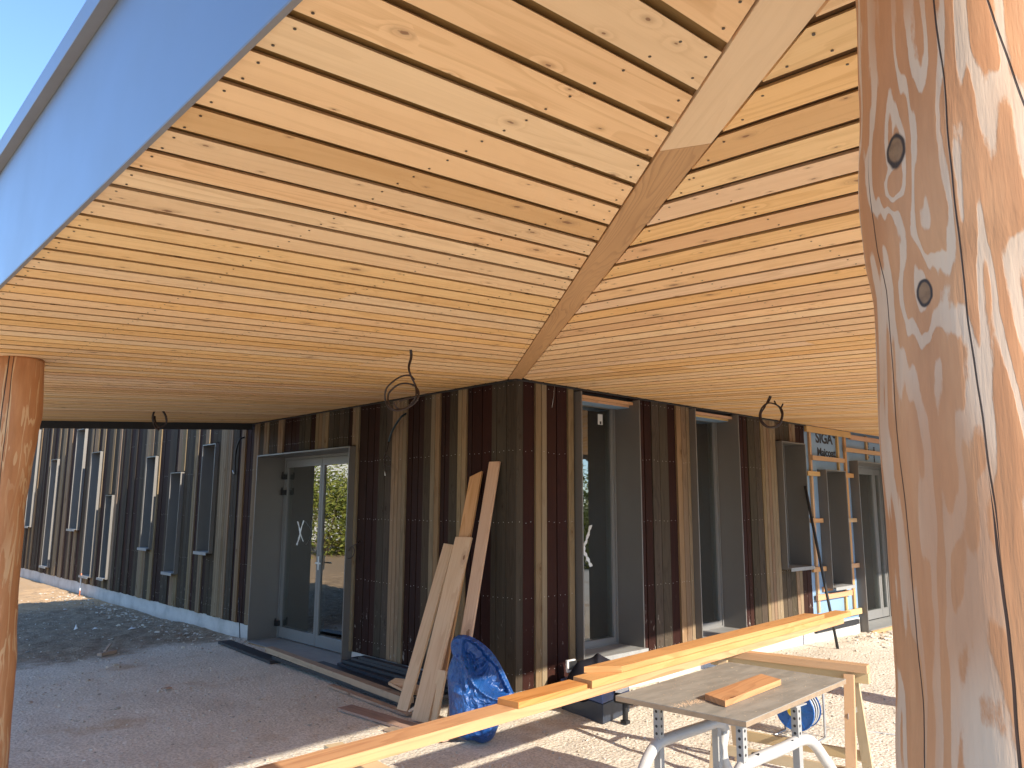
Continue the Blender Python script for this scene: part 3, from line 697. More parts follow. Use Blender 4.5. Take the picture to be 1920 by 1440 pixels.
de = MB(); de.box((XF-.038, fB(XF)-.04, 2.988), (XF+.02, 5.22, 2.993), mat=1); de.box((XF-.038, fB(XF)-.04, 2.993), (XF-.034, 5.22, 3.07)); de.box((XF-.034, fB(XF)-.04, 3.066), (XF+.06, 5.22, 3.07))
de.build('drip_edge', [MT['fascia'], MT['trim']], POR)
eb = MB(); ce = [(XF, 5.145), (-.003, 5.145), (-.003, 5.2), (XF, 5.2)]
eb.prism([(a, b, zA(a)-.082) for a, b in ce], [(a, b, 2.985) for a, b in ce], (1, 0, S)); eb.build('end_beam', MT['dark'], POR)
tr = MB(); tr.box((-.012, .0, 2.690), (.0, 5.14, 2.703)); tr.box((0, -.012, 2.690), (5.235, .0, 2.703)); tr.build('shadow_gap_strip', MT['dark'], POR)  # dark strip stands in for the shadowed gap between walls and soffit

# ---------------------------------------------------------------- log columns
def logcol(cx, cy, zb, zt, prof, mat, seed, cxf=lambda z: 0., cyf=lambda z: 0., label='', group='peeled log columns under the roof edge'):
    n, mz = 72, 150; V = []; F_ = []; rnd = Vector((seed*3.1, seed*7.7, 0))
    for j in range(mz+1):
        z = zb+(zt-zb)*j/mz; r = prof(z)
        for i in range(n):
            a = 2*math.pi*i/n; d = Vector((math.cos(a), math.sin(a), 0))
            k = 1+.035*noise.noise(Vector((d.x*1.3, d.y*1.3, z*1.1))+rnd)+.012*noise.noise(Vector((d.x*4, d.y*4, z*4))+rnd)
            V.append((cxf(z)+d.x*r*k, cyf(z)+d.y*r*k, z-zb))
    for j in range(mz):
        for i in range(n): F_.append((j*n+i, j*n+(i+1) % n, (j+1)*n+(i+1) % n, (j+1)*n+i))
    F_.append(tuple(mz*n+i for i in range(n))); F_.append(tuple(range(n))[::-1])
    me = bpy.data.meshes.new('log_column'); me.from_pydata(V, [], F_); me.materials.append(mat); me.polygons.foreach_set('use_smooth', [True]*len(F_))
    o = bpy.data.objects.new('log_column', me); COL.objects.link(o); o.location = (cx, cy, zb)
    return tag(o, label, 'column', group)
def interp(tab):
    tab = sorted(tab)
    def f(z):
        if z <= tab[0][0]: return tab[0][1]
        for (a, b), (c, d) in zip(tab, tab[1:]):
            if z <= c: t = (z-a)/(c-a); t = t*t*(3-2*t); return b+(d-b)*t
        return tab[-1][1]
    return f
BCX, BCY = -3.4213, -4.5051
BCX += .0; BCY += .0
# knots of the big column: surface points seen in the photo
def onlog(px, py, r):
    v = fw+rt*((px-960)/FPX)-up*((py-720)/FPX); a = v.x*v.x+v.y*v.y; dx, dy = CAM.x-BCX, CAM.y-BCY
    b = 2*(v.x*dx+v.y*dy); c = dx*dx+dy*dy-r*r; t = (-b-math.sqrt(max(0, b*b-4*a*c)))/(2*a); q = CAM+v*t
    return Vector((q.x-BCX, q.y-BCY, q.z+.3))
kn1, kn2, kn3 = onlog(1684, 284, .158), onlog(1733, 547, .155), onlog(1681, 359, .155)
def ang_of(px, py): q = onlog(px, py, .156); return math.atan2(-q.y, -q.x), q.z
a1, z1_ = ang_of(1750, 20); a2, z2_ = ang_of(1855, 900)
sl = (a2-a1)/(z2_-z1_)
a3, z3_ = ang_of(1665, 600); a4, z4_ = ang_of(1730, 1300); sl2 = (a4-a3)/(z4_-z3_)
a5, z5_ = ang_of(1862, 950); a6, z6_ = ang_of(1915, 1400); sl3 = (a6-a5)/(z6_-z5_)
a7, z7_ = ang_of(1885, 90); a8, z8_ = ang_of(1919, 190); sl4 = (a8-a7)/(z8_-z7_)
cr1 = [(a1-sl*z1_, z2_-.12, 4., .0065, sl), (a3-sl2*z3_, 0, z3_+.25, .006, sl2), (a5-sl3*z5_, 0, z5_+.05, .011, sl3), (a7-sl4*z7_, z8_-.3, 4, .008, sl4)]
m1 = log_mat('peeled_log_pale', (.45, .20, .085), (.52, .26, .12), (.58, .435, .31), width=.041, bandn=8.5, knots=[(tuple(kn1), .0145), (tuple(kn2), .0105), (tuple(kn3), .004)], crack=cr1, phase=.35)
pr1 = interp([(-.3, .165), (1.15, .168), (1.283, .163), (1.40, .156), (1.584, .155), (1.674, .157), (1.87, .153), (1.947, .161), (2.009, .163), (2.168, .153), (2.334, .148), (2.6, .148)])
logcol(BCX, BCY, -.3, 2.42, pr1, m1, 1, label='big peeled log column close by at the right edge, with two dark ringed knots')
m2 = log_mat('peeled_log_orange', (.42, .175, .065), (.50, .235, .10), (.60, .38, .20), width=.028, bandn=6.5, knots=[((.13, -.05, 1.35), .006)], crack=[(.90, 0.9, 3.2, .02, .1), (1.32, 1.3, 3.2, .012, .0)], phase=3.)
lt = interp([(-.3, .174), (.129, .174), (.476, .166), (.69, .162), (.952, .144), (1.134, .136), (1.442, .135), (1.567, .127), (1.8, .141), (2.03, .157), (2.145, .167), (2.52, .151), (2.7, .15)])
logcol(-3.575, .65, -.3, 2.478, lambda z: .155, m2, 4, cxf=lambda z: lt(z)-.155, label='orange brown peeled log column at the left edge of the photo')
logcol(2.75, -3.62, -.3, 2.52, lambda z: .16, m2, 9, label='peeled log column further along the roof edge, hidden behind the big one')

# ---------------------------------------------------------------- hanging cables
def cabletube(name, paths, mat, label, cat, group=None, r=.0045, extra=None):
    loc = Vector(paths[0][0]); m = MB()
    for p in paths:
        m.tube([Vector(q)-loc for q in spline(p, 7)], r, 8)
    o = m.build(name, mat); o.location = loc; return tag(o, label, cat, group)
def pxp(pts, n, d): "photo points on the vertical plane through n facing the camera"; return [hang(x, y, n, d) for x, y in pts]
def hang(px, py, anchor, off=0):
    v = fw+rt*((px-960)/FPX)-up*((py-720)/FPX); n = Vector((math.cos(YAW), math.sin(YAW), 0))
    t = ((anchor-CAM).dot(n)+off)/v.dot(n); return CAM+v*t
an = Vector((-1.684, -.80, 2.6))
def wobble(pts, an, amp=.012): return [hang(x, y, an, amp*math.sin(i*1.9)) for i, (x, y) in enumerate(pts)]
p1 = [(770, 651), (772, 668), (767, 690), (772, 708), (779, 722), (782, 733), (784, 742), (776, 756), (760, 766), (742, 770), (728, 763), (722, 748), (724, 730), (735, 717), (752, 706), (768, 704), (777, 712)]
p2 = [(769, 652), (770, 670), (766, 688), (770, 704), (776, 716), (780, 730), (779, 745), (768, 760), (750, 769), (735, 766), (728, 754), (729, 738), (741, 725), (756, 719), (775, 722), (785, 735), (782, 750), (768, 763), (748, 767), (738, 755)]
p3 = [(784, 742), (772, 746), (760, 748), (750, 752), (752, 751)]
cabletube('cable_coil', [wobble(p1, an), wobble(p2, an, .02), wobble(p3, an)], MT['cable'], 'coil of brown cable hanging from the soffit left of the corner, largest of the three', 'cable coil', 'cable coils hanging from the soffit', r=.0058)
an = Vector((2.07, -1.2, 2.62))
c1 = [(1446, 743), (1442, 752), (1437, 758), (1428, 766), (1424, 780), (1428, 793), (1440, 801), (1455, 800), (1464, 792), (1468, 776), (1463, 764), (1451, 757), (1440, 756), (1430, 763), (1426, 774), (1427, 786), (1436, 797), (1448, 802), (1461, 797), (1467, 782), (1464, 768), (1468, 757)]
c2 = [(1444, 742), (1439, 752), (1434, 763), (1427, 776), (1430, 791), (1442, 800), (1457, 797), (1466, 780), (1462, 765), (1455, 758), (1452, 752)]
cabletube('cable_coil', [wobble(c1, an), wobble(c2, an, .02)], MT['cable'], 'round coil of brown cable hanging from the soffit near the right windows', 'cable coil', 'cable coils hanging from the soffit', r=.0075)
an = Vector((-1.62, 3.7, 2.55))
d1 = [(298, 806), (290, 799), (287, 785), (289, 772), (297, 766), (304, 769), (311, 780), (312, 792), (305, 800), (298, 801), (292, 792), (290, 780)]
cabletube('cable_coil', [wobble(d1, an), wobble([(290, 800), (286, 783), (292, 768), (301, 767), (309, 777), (312, 788)], an, .02)], MT['cable'], 'small brown cable loop hanging from the far left part of the soffit', 'cable coil', 'cable coils hanging from the soffit', r=.0095)
def oncl(pts, ax, base=-.02): return [at(x, y, ax, base-.02*math.sin(i*1.3)-(.03 if i else -.03)) for i, (x, y) in enumerate(pts)]
m = MB(); P0 = at(762, 776, 0, 0.0)
m.tube([q-P0 for q in spline(oncl([(762, 775), (752, 782), (742, 796), (734, 812), (729, 828)], 0), 6)], .011, 8)
m.tube([q-P0 for q in spline(oncl([(729, 828), (725, 845), (720, 856), (722, 870), (731, 874), (732, 862), (725, 855), (720, 866), (722, 880)], 0), 6)], .0035, 6, mat=1)
m.tube([q-P0 for q in oncl([(721, 882), (722, 891)], 0)], .006, 6, mat=2)
o = m.build('wall_cable', [plain('teal_sheath', (.012, .03, .04), .4), MT['cable'], MT['whitep']]); o.location = P0; tag(o, 'dark blue cable with a white tip poking out of the cladding under the large coil', 'cable')
m = MB(); P0 = at(459, 821, 0, 0.0)
m.tube([q-P0 for q in spline(oncl([(459, 820), (450, 824), (444, 840), (441, 860), (440, 890)], 0), 6)], .012, 8)
m.tube([q-P0 for q in oncl([(436, 882), (438, 888)], 0)], .006, 6, mat=1)
o = m.build('wall_cable', [MT['black'], MT['whitep']]); o.location = P0; tag(o, 'black cable hanging from the cladding left of the glazed door', 'cable')
m = MB(); P0 = at(677, 1014, 0, 0.0)
m.tube([q-P0 for q in spline(oncl([(677, 1014), (668, 1020), (659, 1025), (653, 1034), (651, 1044), (656, 1047), (663, 1040), (664, 1030), (660, 1024)], 0), 6)], .005, 6)
o = m.build('wall_cable', [MT['cable']]); o.location = P0; tag(o, 'small dark cable loop sticking out of the cladding right of the glazed door', 'cable')
m = MB(); P0 = at(1040, 722, 1, 0.0)
m.tube([q-P0 for q in [at(1040, 722, 1, -.01), at(1038, 745, 1, -.012), at(1035, 764, 1, -.015)]], .002, 6)
o = m.build('wall_wire', [MT['nail']]); o.location = P0; tag(o, 'thin pale wire hanging down the boards just right of the corner', 'wire')
m = MB(); P0 = at(450, 1203, 0, 0.0)
m.tube([q-P0 for q in [at(450, 1203, 0, -.02), at(449, 1168, 0, -.02), at(448, 1120, 0, -.02)]], .006, 6)
o = m.build('thin_rod', [MT['black']]); o.location = P0; tag(o, 'thin black rod standing against the plinth left of the glazed door', 'rod')

# ---------------------------------------------------------------- boards leaning on the wall, left of the corner
def board(name, foot, top, wd, th, mat, label, cat='board', group=None, facing=None, bevel=.0015, rnd=None, ends=None):
    foot, top = Vector(foot), Vector(top); d = top-foot; L = d.length; d.normalize()
    fc = Vector(facing) if facing else Vector((-1, -.15, .2)); side = d.cross(fc).normalized(); n = side.cross(d)
    m = MB(); e0, e1 = ends or (0, 0)
    c = [(-wd/2, -th/2), (wd/2, -th/2), (wd/2, th/2), (-wd/2, th/2)]
    m.prism([side*a+n*b+d*(e0*(a/wd)) for a, b in c], [side*a+n*b+d*(L+e1*(a/wd)) for a, b in c], d, rnd)
    o = m.build(name, mat, None, bevel); o.location = foot; return tag(o, label, cat, group)
G1 = 'boards leaning on the cladding left of the corner'
zg = -.045
board('leaning_board', (-.645, .665, zg), (-.035, .85, 1.275), .125, .022, W['lean'], 'shortest leaning board, the leftmost, with four dark knots', group=G1, ends=(0, -.02))
board('leaning_board', (-.54, .40, zg), (-.02, .50, 1.90), .13, .022, W['leanorange'], 'second tallest leaning board, orange top, behind the pale wide one', group=G1, ends=(0, .05))
board('leaning_board', (-.52, .17, zg), (-.02, .255, 2.00), .115, .022, W['leanorange'], 'tallest leaning board, orange brown, rightmost of the bundle', group=G1, rnd=.8)
board('leaning_board', (-.70, .345, zg+.005), (-.215, .425, 1.355), .18, .022, W['lean'], 'wide pale leaning board in front of the bundle with knots across it', group=G1, rnd=.22)
board('leaning_board', (-.66, .245, zg), (-.56, .25, .34), .09, .022, W['lean'], 'short pale offcut leaning at the foot of the bundle beside the blue bag', group=G1, rnd=.7)

# ---------------------------------------------------------------- boards lying along the wall by the door
def lying(name, a, b, wd, th, mat, label, z=None, group=None, rnd=None, dzb=0, cat='board', ends=None):
    a, b = Vector(a), Vector(b)
    return board(name, a, b, wd, th, mat, label, cat, group, facing=(0, 0, 1), rnd=rnd, ends=ends)
G2 = 'boards lying on the ground along the wall'
lying('lying_board', (-.33, 4.85, -.03), (-.44, 3.25, -.03), .16, .03, W['charred'], 'dark board lying on the ground in front of the glazed door, left end', group=G2)
lying('lying_board', (-.36, 3.35, .0), (-.50, .62, .0), .18, .03, W['charred'], 'long dark board under the yellow beam', group=G2)
lying('timber_beam', (-.36, 3.62, .045), (-.56, .68, .035), .085, .055, W['yellow'], 'long yellowish timber beam lying past the glazed door', group=G2, cat='timber')
lying('lying_board', (-.25, 2.75, .0), (-.30, .95, .0), .16, .03, W['charred'], 'black board lying flat between the beam and the plinth', group=G2, rnd=.1)
for i, (a, b, wd, z_) in enumerate([((-.13, 2.43), (-.24, .62), .13, .03), ((-.10, 2.38), (-.12, .55), .14, .062), ((-.07, 2.30), (-.10, .60), .10, .095), ((-.09, 2.15), (-.11, .9), .07, .125)]):
    lying('dark_board', (*a, z_), (*b, z_), wd, .028, W['charred'], ['widest dark board, bottom of the stack against the plinth', 'dark board second from the bottom of the stack against the plinth', 'dark board second from the top of the stack against the plinth', 'narrow dark board, topmost of the stack against the plinth'][i], group='stack of dark boards against the plinth', rnd=.15+.2*i)
p, q = at(620, 1285, 2, -.03), at(752, 1334, 2, -.03)
lying('lying_board', p, q+(q-p)*.1, .07, .02, W['old'], 'narrow pale board lying on the ground in front of the yellow beam', group=G2)
p, q = at(646, 1326, 2, -.03), at(800, 1372, 2, -.03)
lying('lying_board', p, q+(q-p)*.25, .15, .02, W['old'], 'wide weathered board lying on the ground below the leaning boards', group=G2, rnd=.4)
p, q = at(728, 1366, 2, -.035), at(800, 1382, 2, -.035)
lying('lying_board', p, q+(q-p)*.1, .09, .018, W['old'], 'short reddish offcut on the ground in front of the wide weathered board', group=G2, rnd=.6)
m = MB(); c = [at(728, 1284, 2, .10), at(741, 1276, 2, .13), at(758, 1278, 2, .13), at(795, 1294, 2, .09), at(792, 1306, 2, .06), at(760, 1300, 2, .08)]
o0 = c[0].copy(); c = [q-o0 for q in c]; m.prism(c, [q+Vector((0, 0, .022)) for q in c], c[3]-c[0]); o = m.build('offcut', W['lean'], None, .001); o.location = o0; tag(o, 'pale offcut with an angled end lying on the dark boards behind the leaning boards', 'offcut')
board('brace_offcut', at(770, 1336, 2, -.03), at(792, 1312, 2, .12)+Vector((.1, 0, 0)), .05, .025, W['lean'], 'small stick propped at a slant behind the feet of the leaning boards', 'offcut', facing=(0, -1, .3))
p = at(200, 1229, 2, -.05); lying('wood_scrap', p+Vector((-.09, -.05, .025)), p+Vector((.10, .06, .025)), .06, .035, W['old'], 'short brown wood scrap lying on the dark soil', cat='offcut')
lying('wood_scrap', p+Vector((-.02, .02, .045)), p+Vector((.08, .16, .10)), .03, .015, W['old'], 'thin splinter of wood sticking up from the brown scrap', cat='offcut')
p = at(315, 1293, 2, -.04); lying('wood_scrap', p+Vector((-.03, 0, .012)), p+Vector((.03, .02, .012)), .04, .015, W['old'], 'tiny wood chip alone on the grey gravel, left foreground', cat='offcut')
for (px, py, s_, lb) in ((142, 1182, .03, 'small upright white paper scrap on the dark soil, leftmost'), (178, 1181, .04, 'crumpled pale paper scrap on the dark soil, middle'), (247, 1181, .06, 'larger pale paper scrap on the dark soil, nearest the wall')):
    p = at(px, py, 2, -.07); m = MB()
    a = [Vector((-s_, -.4*s_, 0)), Vector((.2*s_, -.6*s_, .012)), Vector((s_, .1*s_, .004)), Vector((.1*s_, .8*s_, .02 if s_ > .035 else .07))]
    m.prism(a, [q+Vector((0, 0, .003)) for q in a]); o = m.build('paper_scrap', MT['whitep']); o.location = p+Vector((0, 0, .01)); tag(o, lb, 'litter', 'paper scraps on the dark soil')
# survey stake
m = MB(); p = at(149, 1117, 2, -.1); m.tube([(0, 0, -.05), (0, 0, .42)], .011, 8); m.tube([(0, 0, .10), (0, 0, .34)], .0125, 8, mat=1, cap=False)
o = m.build('survey_stake', [plain('stake_orange', (.7, .22, .10), .6), MT['whitep']]); o.location = p; tag(o, 'thin red and white stake in the sand by the far plinth', 'stake')
# black pole leaning on the unfinished end
m = MB(); a = Vector((4.92, -.42, -.10)); b = Vector((5.03, -.06, 1.9)); m.tube([Vector((0, 0, 0)), (b-a)*.5, b-a], .017, 10); o = m.build('pole', MT['dark']); o.location = a; tag(o, 'black pole leaning on the wall at the unfinished end', 'pole')
m = MB(); a = at(1513, 1214, 2, -.1); m.tube([(0, 0, 0), (-.01, .03, .35)], .012, 8); o = m.build('pipe_stub', MT['greycable']); o.location = a; tag(o, 'short grey pipe stub standing against the white plinth', 'pipe')

# ---------------------------------------------------------------- blue refuse bag
def bag():
    out = [(868, 1190), (884, 1194), (903, 1205), (922, 1222), (937, 1244), (948, 1266), (958, 1288), (967, 1309), (960, 1313), (949, 1318), (946, 1332), (938, 1350), (932, 1368), (922, 1386), (905, 1393), (888, 1388), (868, 1386), (850, 1372), (843, 1345), (842, 1318), (840, 1290), (839, 1262), (845, 1240), (849, 1228), (845, 1213), (848, 1200), (857, 1192)]
    an = Vector((-.66, -.33, .2)); N = len(out)
    O = [hang(x, y, an) for x, y in out]
    nrm = -Vector((math.cos(YAW), math.sin(YAW), 0)); cen = hang(893, 1305, an); gat = hang(868, 1196, an)
    O2 = []                                           # densify the outline
    for i in range(N):
        a, b, c, d = O[i-1], O[i], O[(i+1) % N], O[(i+2) % N]
        for k in range(9):
            t = k/9; O2.append(.5*((2*b)+(c-a)*t+(2*a-5*b+4*c-d)*t*t+(3*b-a-3*c+d)*t**3))
    n = len(O2); RG = 70; V = []; F_ = []
    rvec = rt.copy(); rvec.z = 0; rvec.normalize()
    lip = [hang(x, y, an) for x, y in ((866, 1192), (866, 1222), (878, 1250), (900, 1280), (930, 1300), (967, 1311))]
    lipp = spline(lip, 8); l2 = [((q-cen).dot(rvec), q.z) for q in lipp]
    rim = [((q-cen).dot(rvec), q.z) for q in spline([hang(x, y, an) for x, y in ((868, 1191), (900, 1208), (930, 1242), (950, 1280), (967, 1310))], 8)]
    def dist(P, L): return min(math.hypot(P[0]-a, P[1]-b) for a, b in L)
    def inmouth(P):
        # right/above of the lip curve
        j = min(range(len(l2)-1), key=lambda i: math.hypot(P[0]-l2[i][0], P[1]-l2[i][1]))
        ax, az = l2[j]; bx, bz = l2[j+1]; return (bx-ax)*(P[1]-az)-(bz-az)*(P[0]-ax) > 0
    g2 = ((gat-cen).dot(rvec), gat.z)
    for sgn in (1, -1):
        for j in range(RG+1):
            t = j/RG
            for i in range(n):
                q = cen.lerp(O2[i], t); a, b = (q-cen).dot(rvec), q.z
                thick = .155*max(0, 1-t**3.2)**.6
                wv = Vector((a*5+.35*noise.noise(Vector((a*9, b*9, 1))), b*3.4+.35*noise.noise(Vector((a*9, b*9, 5))), sgn*3.))
                def crs(v): dd_ = noise.voronoi(v)[0]; return min(.5, dd_[1]-dd_[0])
                cr = noise.noise(wv*.8)*.05-(crs(wv*.9))*.075-(crs(wv*2.2+Vector((3, 1, 2))))*.038-crs(wv*4.7)*.012+.03
                da, db = a-g2[0], b-g2[1]; rr_ = math.hypot(da, db); th = math.atan2(db, da)
                cr += .022*(1-2*abs(math.sin(th*8+2*math.sin(th*5)+rr_*3)))*math.exp(-rr_*3.6)*min(1, rr_*12)
                dd = thick+cr*(1-t**6)
                if sgn > 0:
                    dl = dist((a, b), l2)
                    if inmouth((a, b)): dd -= .14*(1-math.exp(-(dl/.025)**2))*math.exp(-(max(0, .05-dist((a, b), rim))/.03)**2); dd += .012*math.sin((a*.8-b)*95+noise.noise(wv*2)*4)*(1-math.exp(-(dl/.03)**2))
                    dd += .032*math.exp(-(dl/.016)**2)
                dd = max(dd, .002 if t < 1 else 0)
                V.append(q+nrm*dd*sgn)
    def F(base, flip):
        for j in range(RG):
            for i in range(n):
                f = [base+j*n+i, base+j*n+(i+1) % n, base+(j+1)*n+(i+1) % n, base+(j+1)*n+i]; F_.append(f[::-1] if flip else f)
    F(0, True); F((RG+1)*n, False)
    me = bpy.data.meshes.new('refuse_bag'); base = Vector((-.66, -.4, -.05)); me.from_pydata([tuple(v-base) for v in V], [], F_)
    bm = bmesh.new(); bm.from_mesh(me); bmesh.ops.remove_doubles(bm, verts=bm.verts, dist=.0004); bmesh.ops.recalc_face_normals(bm, faces=bm.faces); bm.to_mesh(me); bm.free()
    me.polygons.foreach_set('use_smooth', [True]*len(me.polygons))
    g = NG('blue_polythene'); pos = g.n('TexCoord').outputs['Object']
    wr = g.n('TexNoise', {'Vector': pos, 'Scale': 9., 'Detail': 6, 'Roughness': .6, 'Distortion': 1.6}).outputs[0]
    rd = g.math('ABSOLUTE', g.math('SUBTRACT', wr, .5))
    tr = g.noise(pos, 4, 3)
    col = g.mix(g.rng(tr, .35, .7), (.008, .052, .195), (.013, .078, .26))
    m = g.set(color=col, rough=.30, spec=.6, normal=g.bump(g.math('ADD', rd, g.n('TexVoronoi', {'Vector': g.vm('ADD', g.vm('MULTIPLY', pos, (14, 14, 9)), g.vm('MULTIPLY', g.n('TexNoise', {'Vector': pos, 'Scale': 9.}).outputs['Color'], (1.6, 1.6, 1.6))), 'Scale': 1.}, feature='DISTANCE_TO_EDGE').outputs['Distance']), .022, .9)); g.set(**{'Transmission Weight': 0.0})
    me.materials.append(m)
    o = bpy.data.objects.new('refuse_bag', me); COL.objects.link(o); o.location = base
    tag(o, 'crumpled blue plastic refuse bag standing open beside the leaning boards', 'bag')
bag()

# ---------------------------------------------------------------- toolbox with a black jacket over it
c0, cL, cR = at(1131, 1359, 2, -.05), at(1052, 1330, 2, -.05), at(1181, 1336, 2, -.05)
ex = (cR-c0); ey = (cL-c0); hh = .42
TB = empty('toolbox', c0, label='dark navy toolbox with a blue lid band, black jacket lying on it', cat='toolbox')
m = MB(); m.prism([Vector(), ex, ex+ey, ey], [Vector((0, 0, .15))+q for q in (Vector(), ex, ex+ey, ey)], ex)
o = m.build('body', MT['navy'], None, .008); o.parent = TB
m = MB(); u_ = [ex*-.02, ex*1.02, (ex+ey)*1.02, ey*1.02+ex*-.02]
m.prism([q+Vector((0, 0, .152)) for q in u_], [q*.97+(ex+ey)*.02+Vector((0, 0, .245)) for q in u_], ex); o = m.build('lid', MT['navyl'], None, .008); o.parent = TB
nf = ex.cross(Vector((0, 0, 1))).normalized()
if nf.dot(CAM-c0) < 0: nf = -nf
m = MB(); s0 = ex*.42+Vector((0, 0, .185))+nf*.006; m.prism([s0, s0+ex*.5, s0+ex*.5+Vector((0, 0, .035)), s0+Vector((0, 0, .035))], [q+nf*.004 for q in (s0, s0+ex*.5, s0+ex*.5+Vector((0, 0, .035)), s0+Vector((0, 0, .035)))]); o = m.build('sticker', MT['whitep']); o.parent = TB
# power drill at its side
dp = at(1168, 1332, 2, .06); m = MB(); m.tube([(-.02, .10, .06), (0, 0, .06), (.0, -.05, .06)], .038, 14); m.tube([(0, .02, .05), (.01, .03, -.10)], .022, 12); m.box((-.015, .0, -.125), (.035, .06, -.10)); m.tube([(0, -.05, .06), (0, -.09, .06)], .02, 10)
o = m.build('power_drill', MT['black'], None, .002); o.location = dp+Vector((.03, -.02, .02)); tag(o, 'black power drill standing against the right side of the toolbox', 'drill')
def jacket():
    an = (c0+cL+cR)/3+Vector((.05, .1, .3)); out = [(1060, 1284), (1064, 1270), (1072, 1256), (1084, 1241), (1100, 1236), (1112, 1232), (1121, 1225), (1130, 1230), (1142, 1236), (1155, 1244), (1162, 1254), (1163, 1272), (1160, 1292), (1130, 1312), (1090, 1316), (1062, 1304)]
    O = spline([hang(x, y, an, -.12) for x, y in out+[out[0]]], 6)[:-1]; cen = hang(1112, 1275, an, -.12); n = len(O); V = []; F_ = []; nrm = -Vector((math.cos(YAW), math.sin(YAW), 0)); RG = 26; rv = rt.copy()
    for sg in (1, -1):
        for j in range(RG+1):
            t = j/RG
            for i in range(n):
                q = cen.lerp(O[i], t); a, b = (q-cen).dot(rv), q.z
                d = .15*math.sqrt(max(0, 1-t**2.2))+(noise.noise(Vector((a*7, b*4, 1)))*.05+math.sin(a*52+noise.noise(Vector((a*6, b*6, 2)))*5)*.010*max(0, 1-(b-.25)*3))*(1-t**5)
                V.append(q+nrm*max(d, .001)*sg)
    for base, fl in ((0, 1), ((RG+1)*n, 0)):
        for j in range(RG):
            for i in range(n):
                f = [base+j*n+i, base+j*n+(i+1) % n, base+(j+1)*n+(i+1) % n, base+(j+1)*n+i]; F_.append(f[::-1] if fl else f)
    me = bpy.data.meshes.new('jacket'); me.from_pydata([tuple(v-c0) for v in V], [], F_)
    bm = bmesh.new(); bm.from_mesh(me); bmesh.ops.remove_doubles(bm, verts=bm.verts, dist=.0004); bmesh.ops.recalc_face_normals(bm, faces=bm.faces); bm.to_mesh(me); bm.free()
    me.polygons.foreach_set('use_smooth', [True]*len(me.polygons))
    g = NG('black_cloth'); pos = g.n('TexCoord').outputs['Object']; g.set(color=(.016, .015, .020), rough=.9, spec=.12, normal=g.bump(g.noise(pos, 260, 3), .002)); me.materials.append(g.m)
    o = bpy.data.objects.new('jacket', me); COL.objects.link(o); o.location = c0; tag(o, 'black jacket draped over the toolbox under the first tall window', 'jacket')
jacket()
p = at(1070, 1248, 1, -.12); m = MB(); m.box((-.05, -.012, -.05), (.05, .012, .05)); m.box((-.035, -.02, -.03), (.06, -.012, .04), mat=1)
m.build('socket_box', [MT['whitep'], MT['black']], None, .006).location = p; tag(bpy.data.objects['socket_box'], 'small white edged black box behind the left side of the jacket', 'box')

# ---------------------------------------------------------------- sawhorses and the plank stack
G3 = 'wooden sawhorses under the planks'
def sawhorse(p, q, h, label):
    "p, q: ends of the beam on plan"
    p, q = Vector((*p, 0)), Vector((*q, 0)); d = (q-p).normalized(); s_ = Vector((-d.y, d.x, 0)); g0 = -.05
    E = empty('sawhorse', (p.x, p.y, g0), label=label, cat='sawhorse', group=G3)
    b = MB(); b.bar(p+Vector((0, 0, h-.024)), q+Vector((0, 0, h-.024)), .075, .046); o = b.build('top_beam', W['saw'], E, .0015)
    b = MB(); b.bar(p+s_*.012+Vector((0, 0, h-.080)), q+s_*.012+Vector((0, 0, h-.080)), .045, .058); b.build('lower_beam', W['saw'], E, .0015)
    for e, sgn in ((p+d*.10, 1), (q-d*.10, -1)):
        for k in (-1, 1):
            b = MB(); top = e+s_*k*.040+Vector((0, 0, h-.06)); ft = e+s_*k*.23+d*(-sgn)*.02+Vector((0, 0, g0))
            b.bar(ft, top, .058, .026, upv=s_*k); b.build('leg', W['saw'], E, .0015)
    for k in (-1, 1):
        b = MB(); a_ = p+d*.08+s_*k*.185+Vector((0, 0, .13)); c_ = q-d*.08+s_*k*.185+Vector((0, 0, .13)); b.bar(a_, c_, .022, .06); b.build('stretcher', W['saw'], E, .0015)
    for e in (p+d*.10, q-d*.10):
        b = MB(); b.bar(e-s_*.12+Vector((0, 0, .42)), e+s_*.12+Vector((0, 0, .42)), .003, .03); b.build('brace', MT['galv'], E)
sawhorse((.085, -1.78), (.262, -2.735), .70, 'pale wooden sawhorse under the right part of the planks')
sawhorse((-2.86, -1.98), (-2.93, -2.75), .70, 'wooden sawhorse under the near left end of the planks, end of its beam showing')
G4 = 'larch planks stacked on the sawhorses'
z0 = .70
def stackplank(P, th, mat, label, rnd=None, bevel=.0015):
    "P: four plan corners, counter-clockwise, with the bottom height"
    (pts, zb) = P; o0 = Vector((*pts[0], zb)); m = MB(); b = [Vector((x, y, zb))-o0 for x, y in pts]
    L = b[1]-b[0]; m.prism(b, [q+Vector((0, 0, th)) for q in b], L, rnd); o = m.build('plank', mat, None, bevel); o.location = o0; return tag(o, label, 'plank', G4)
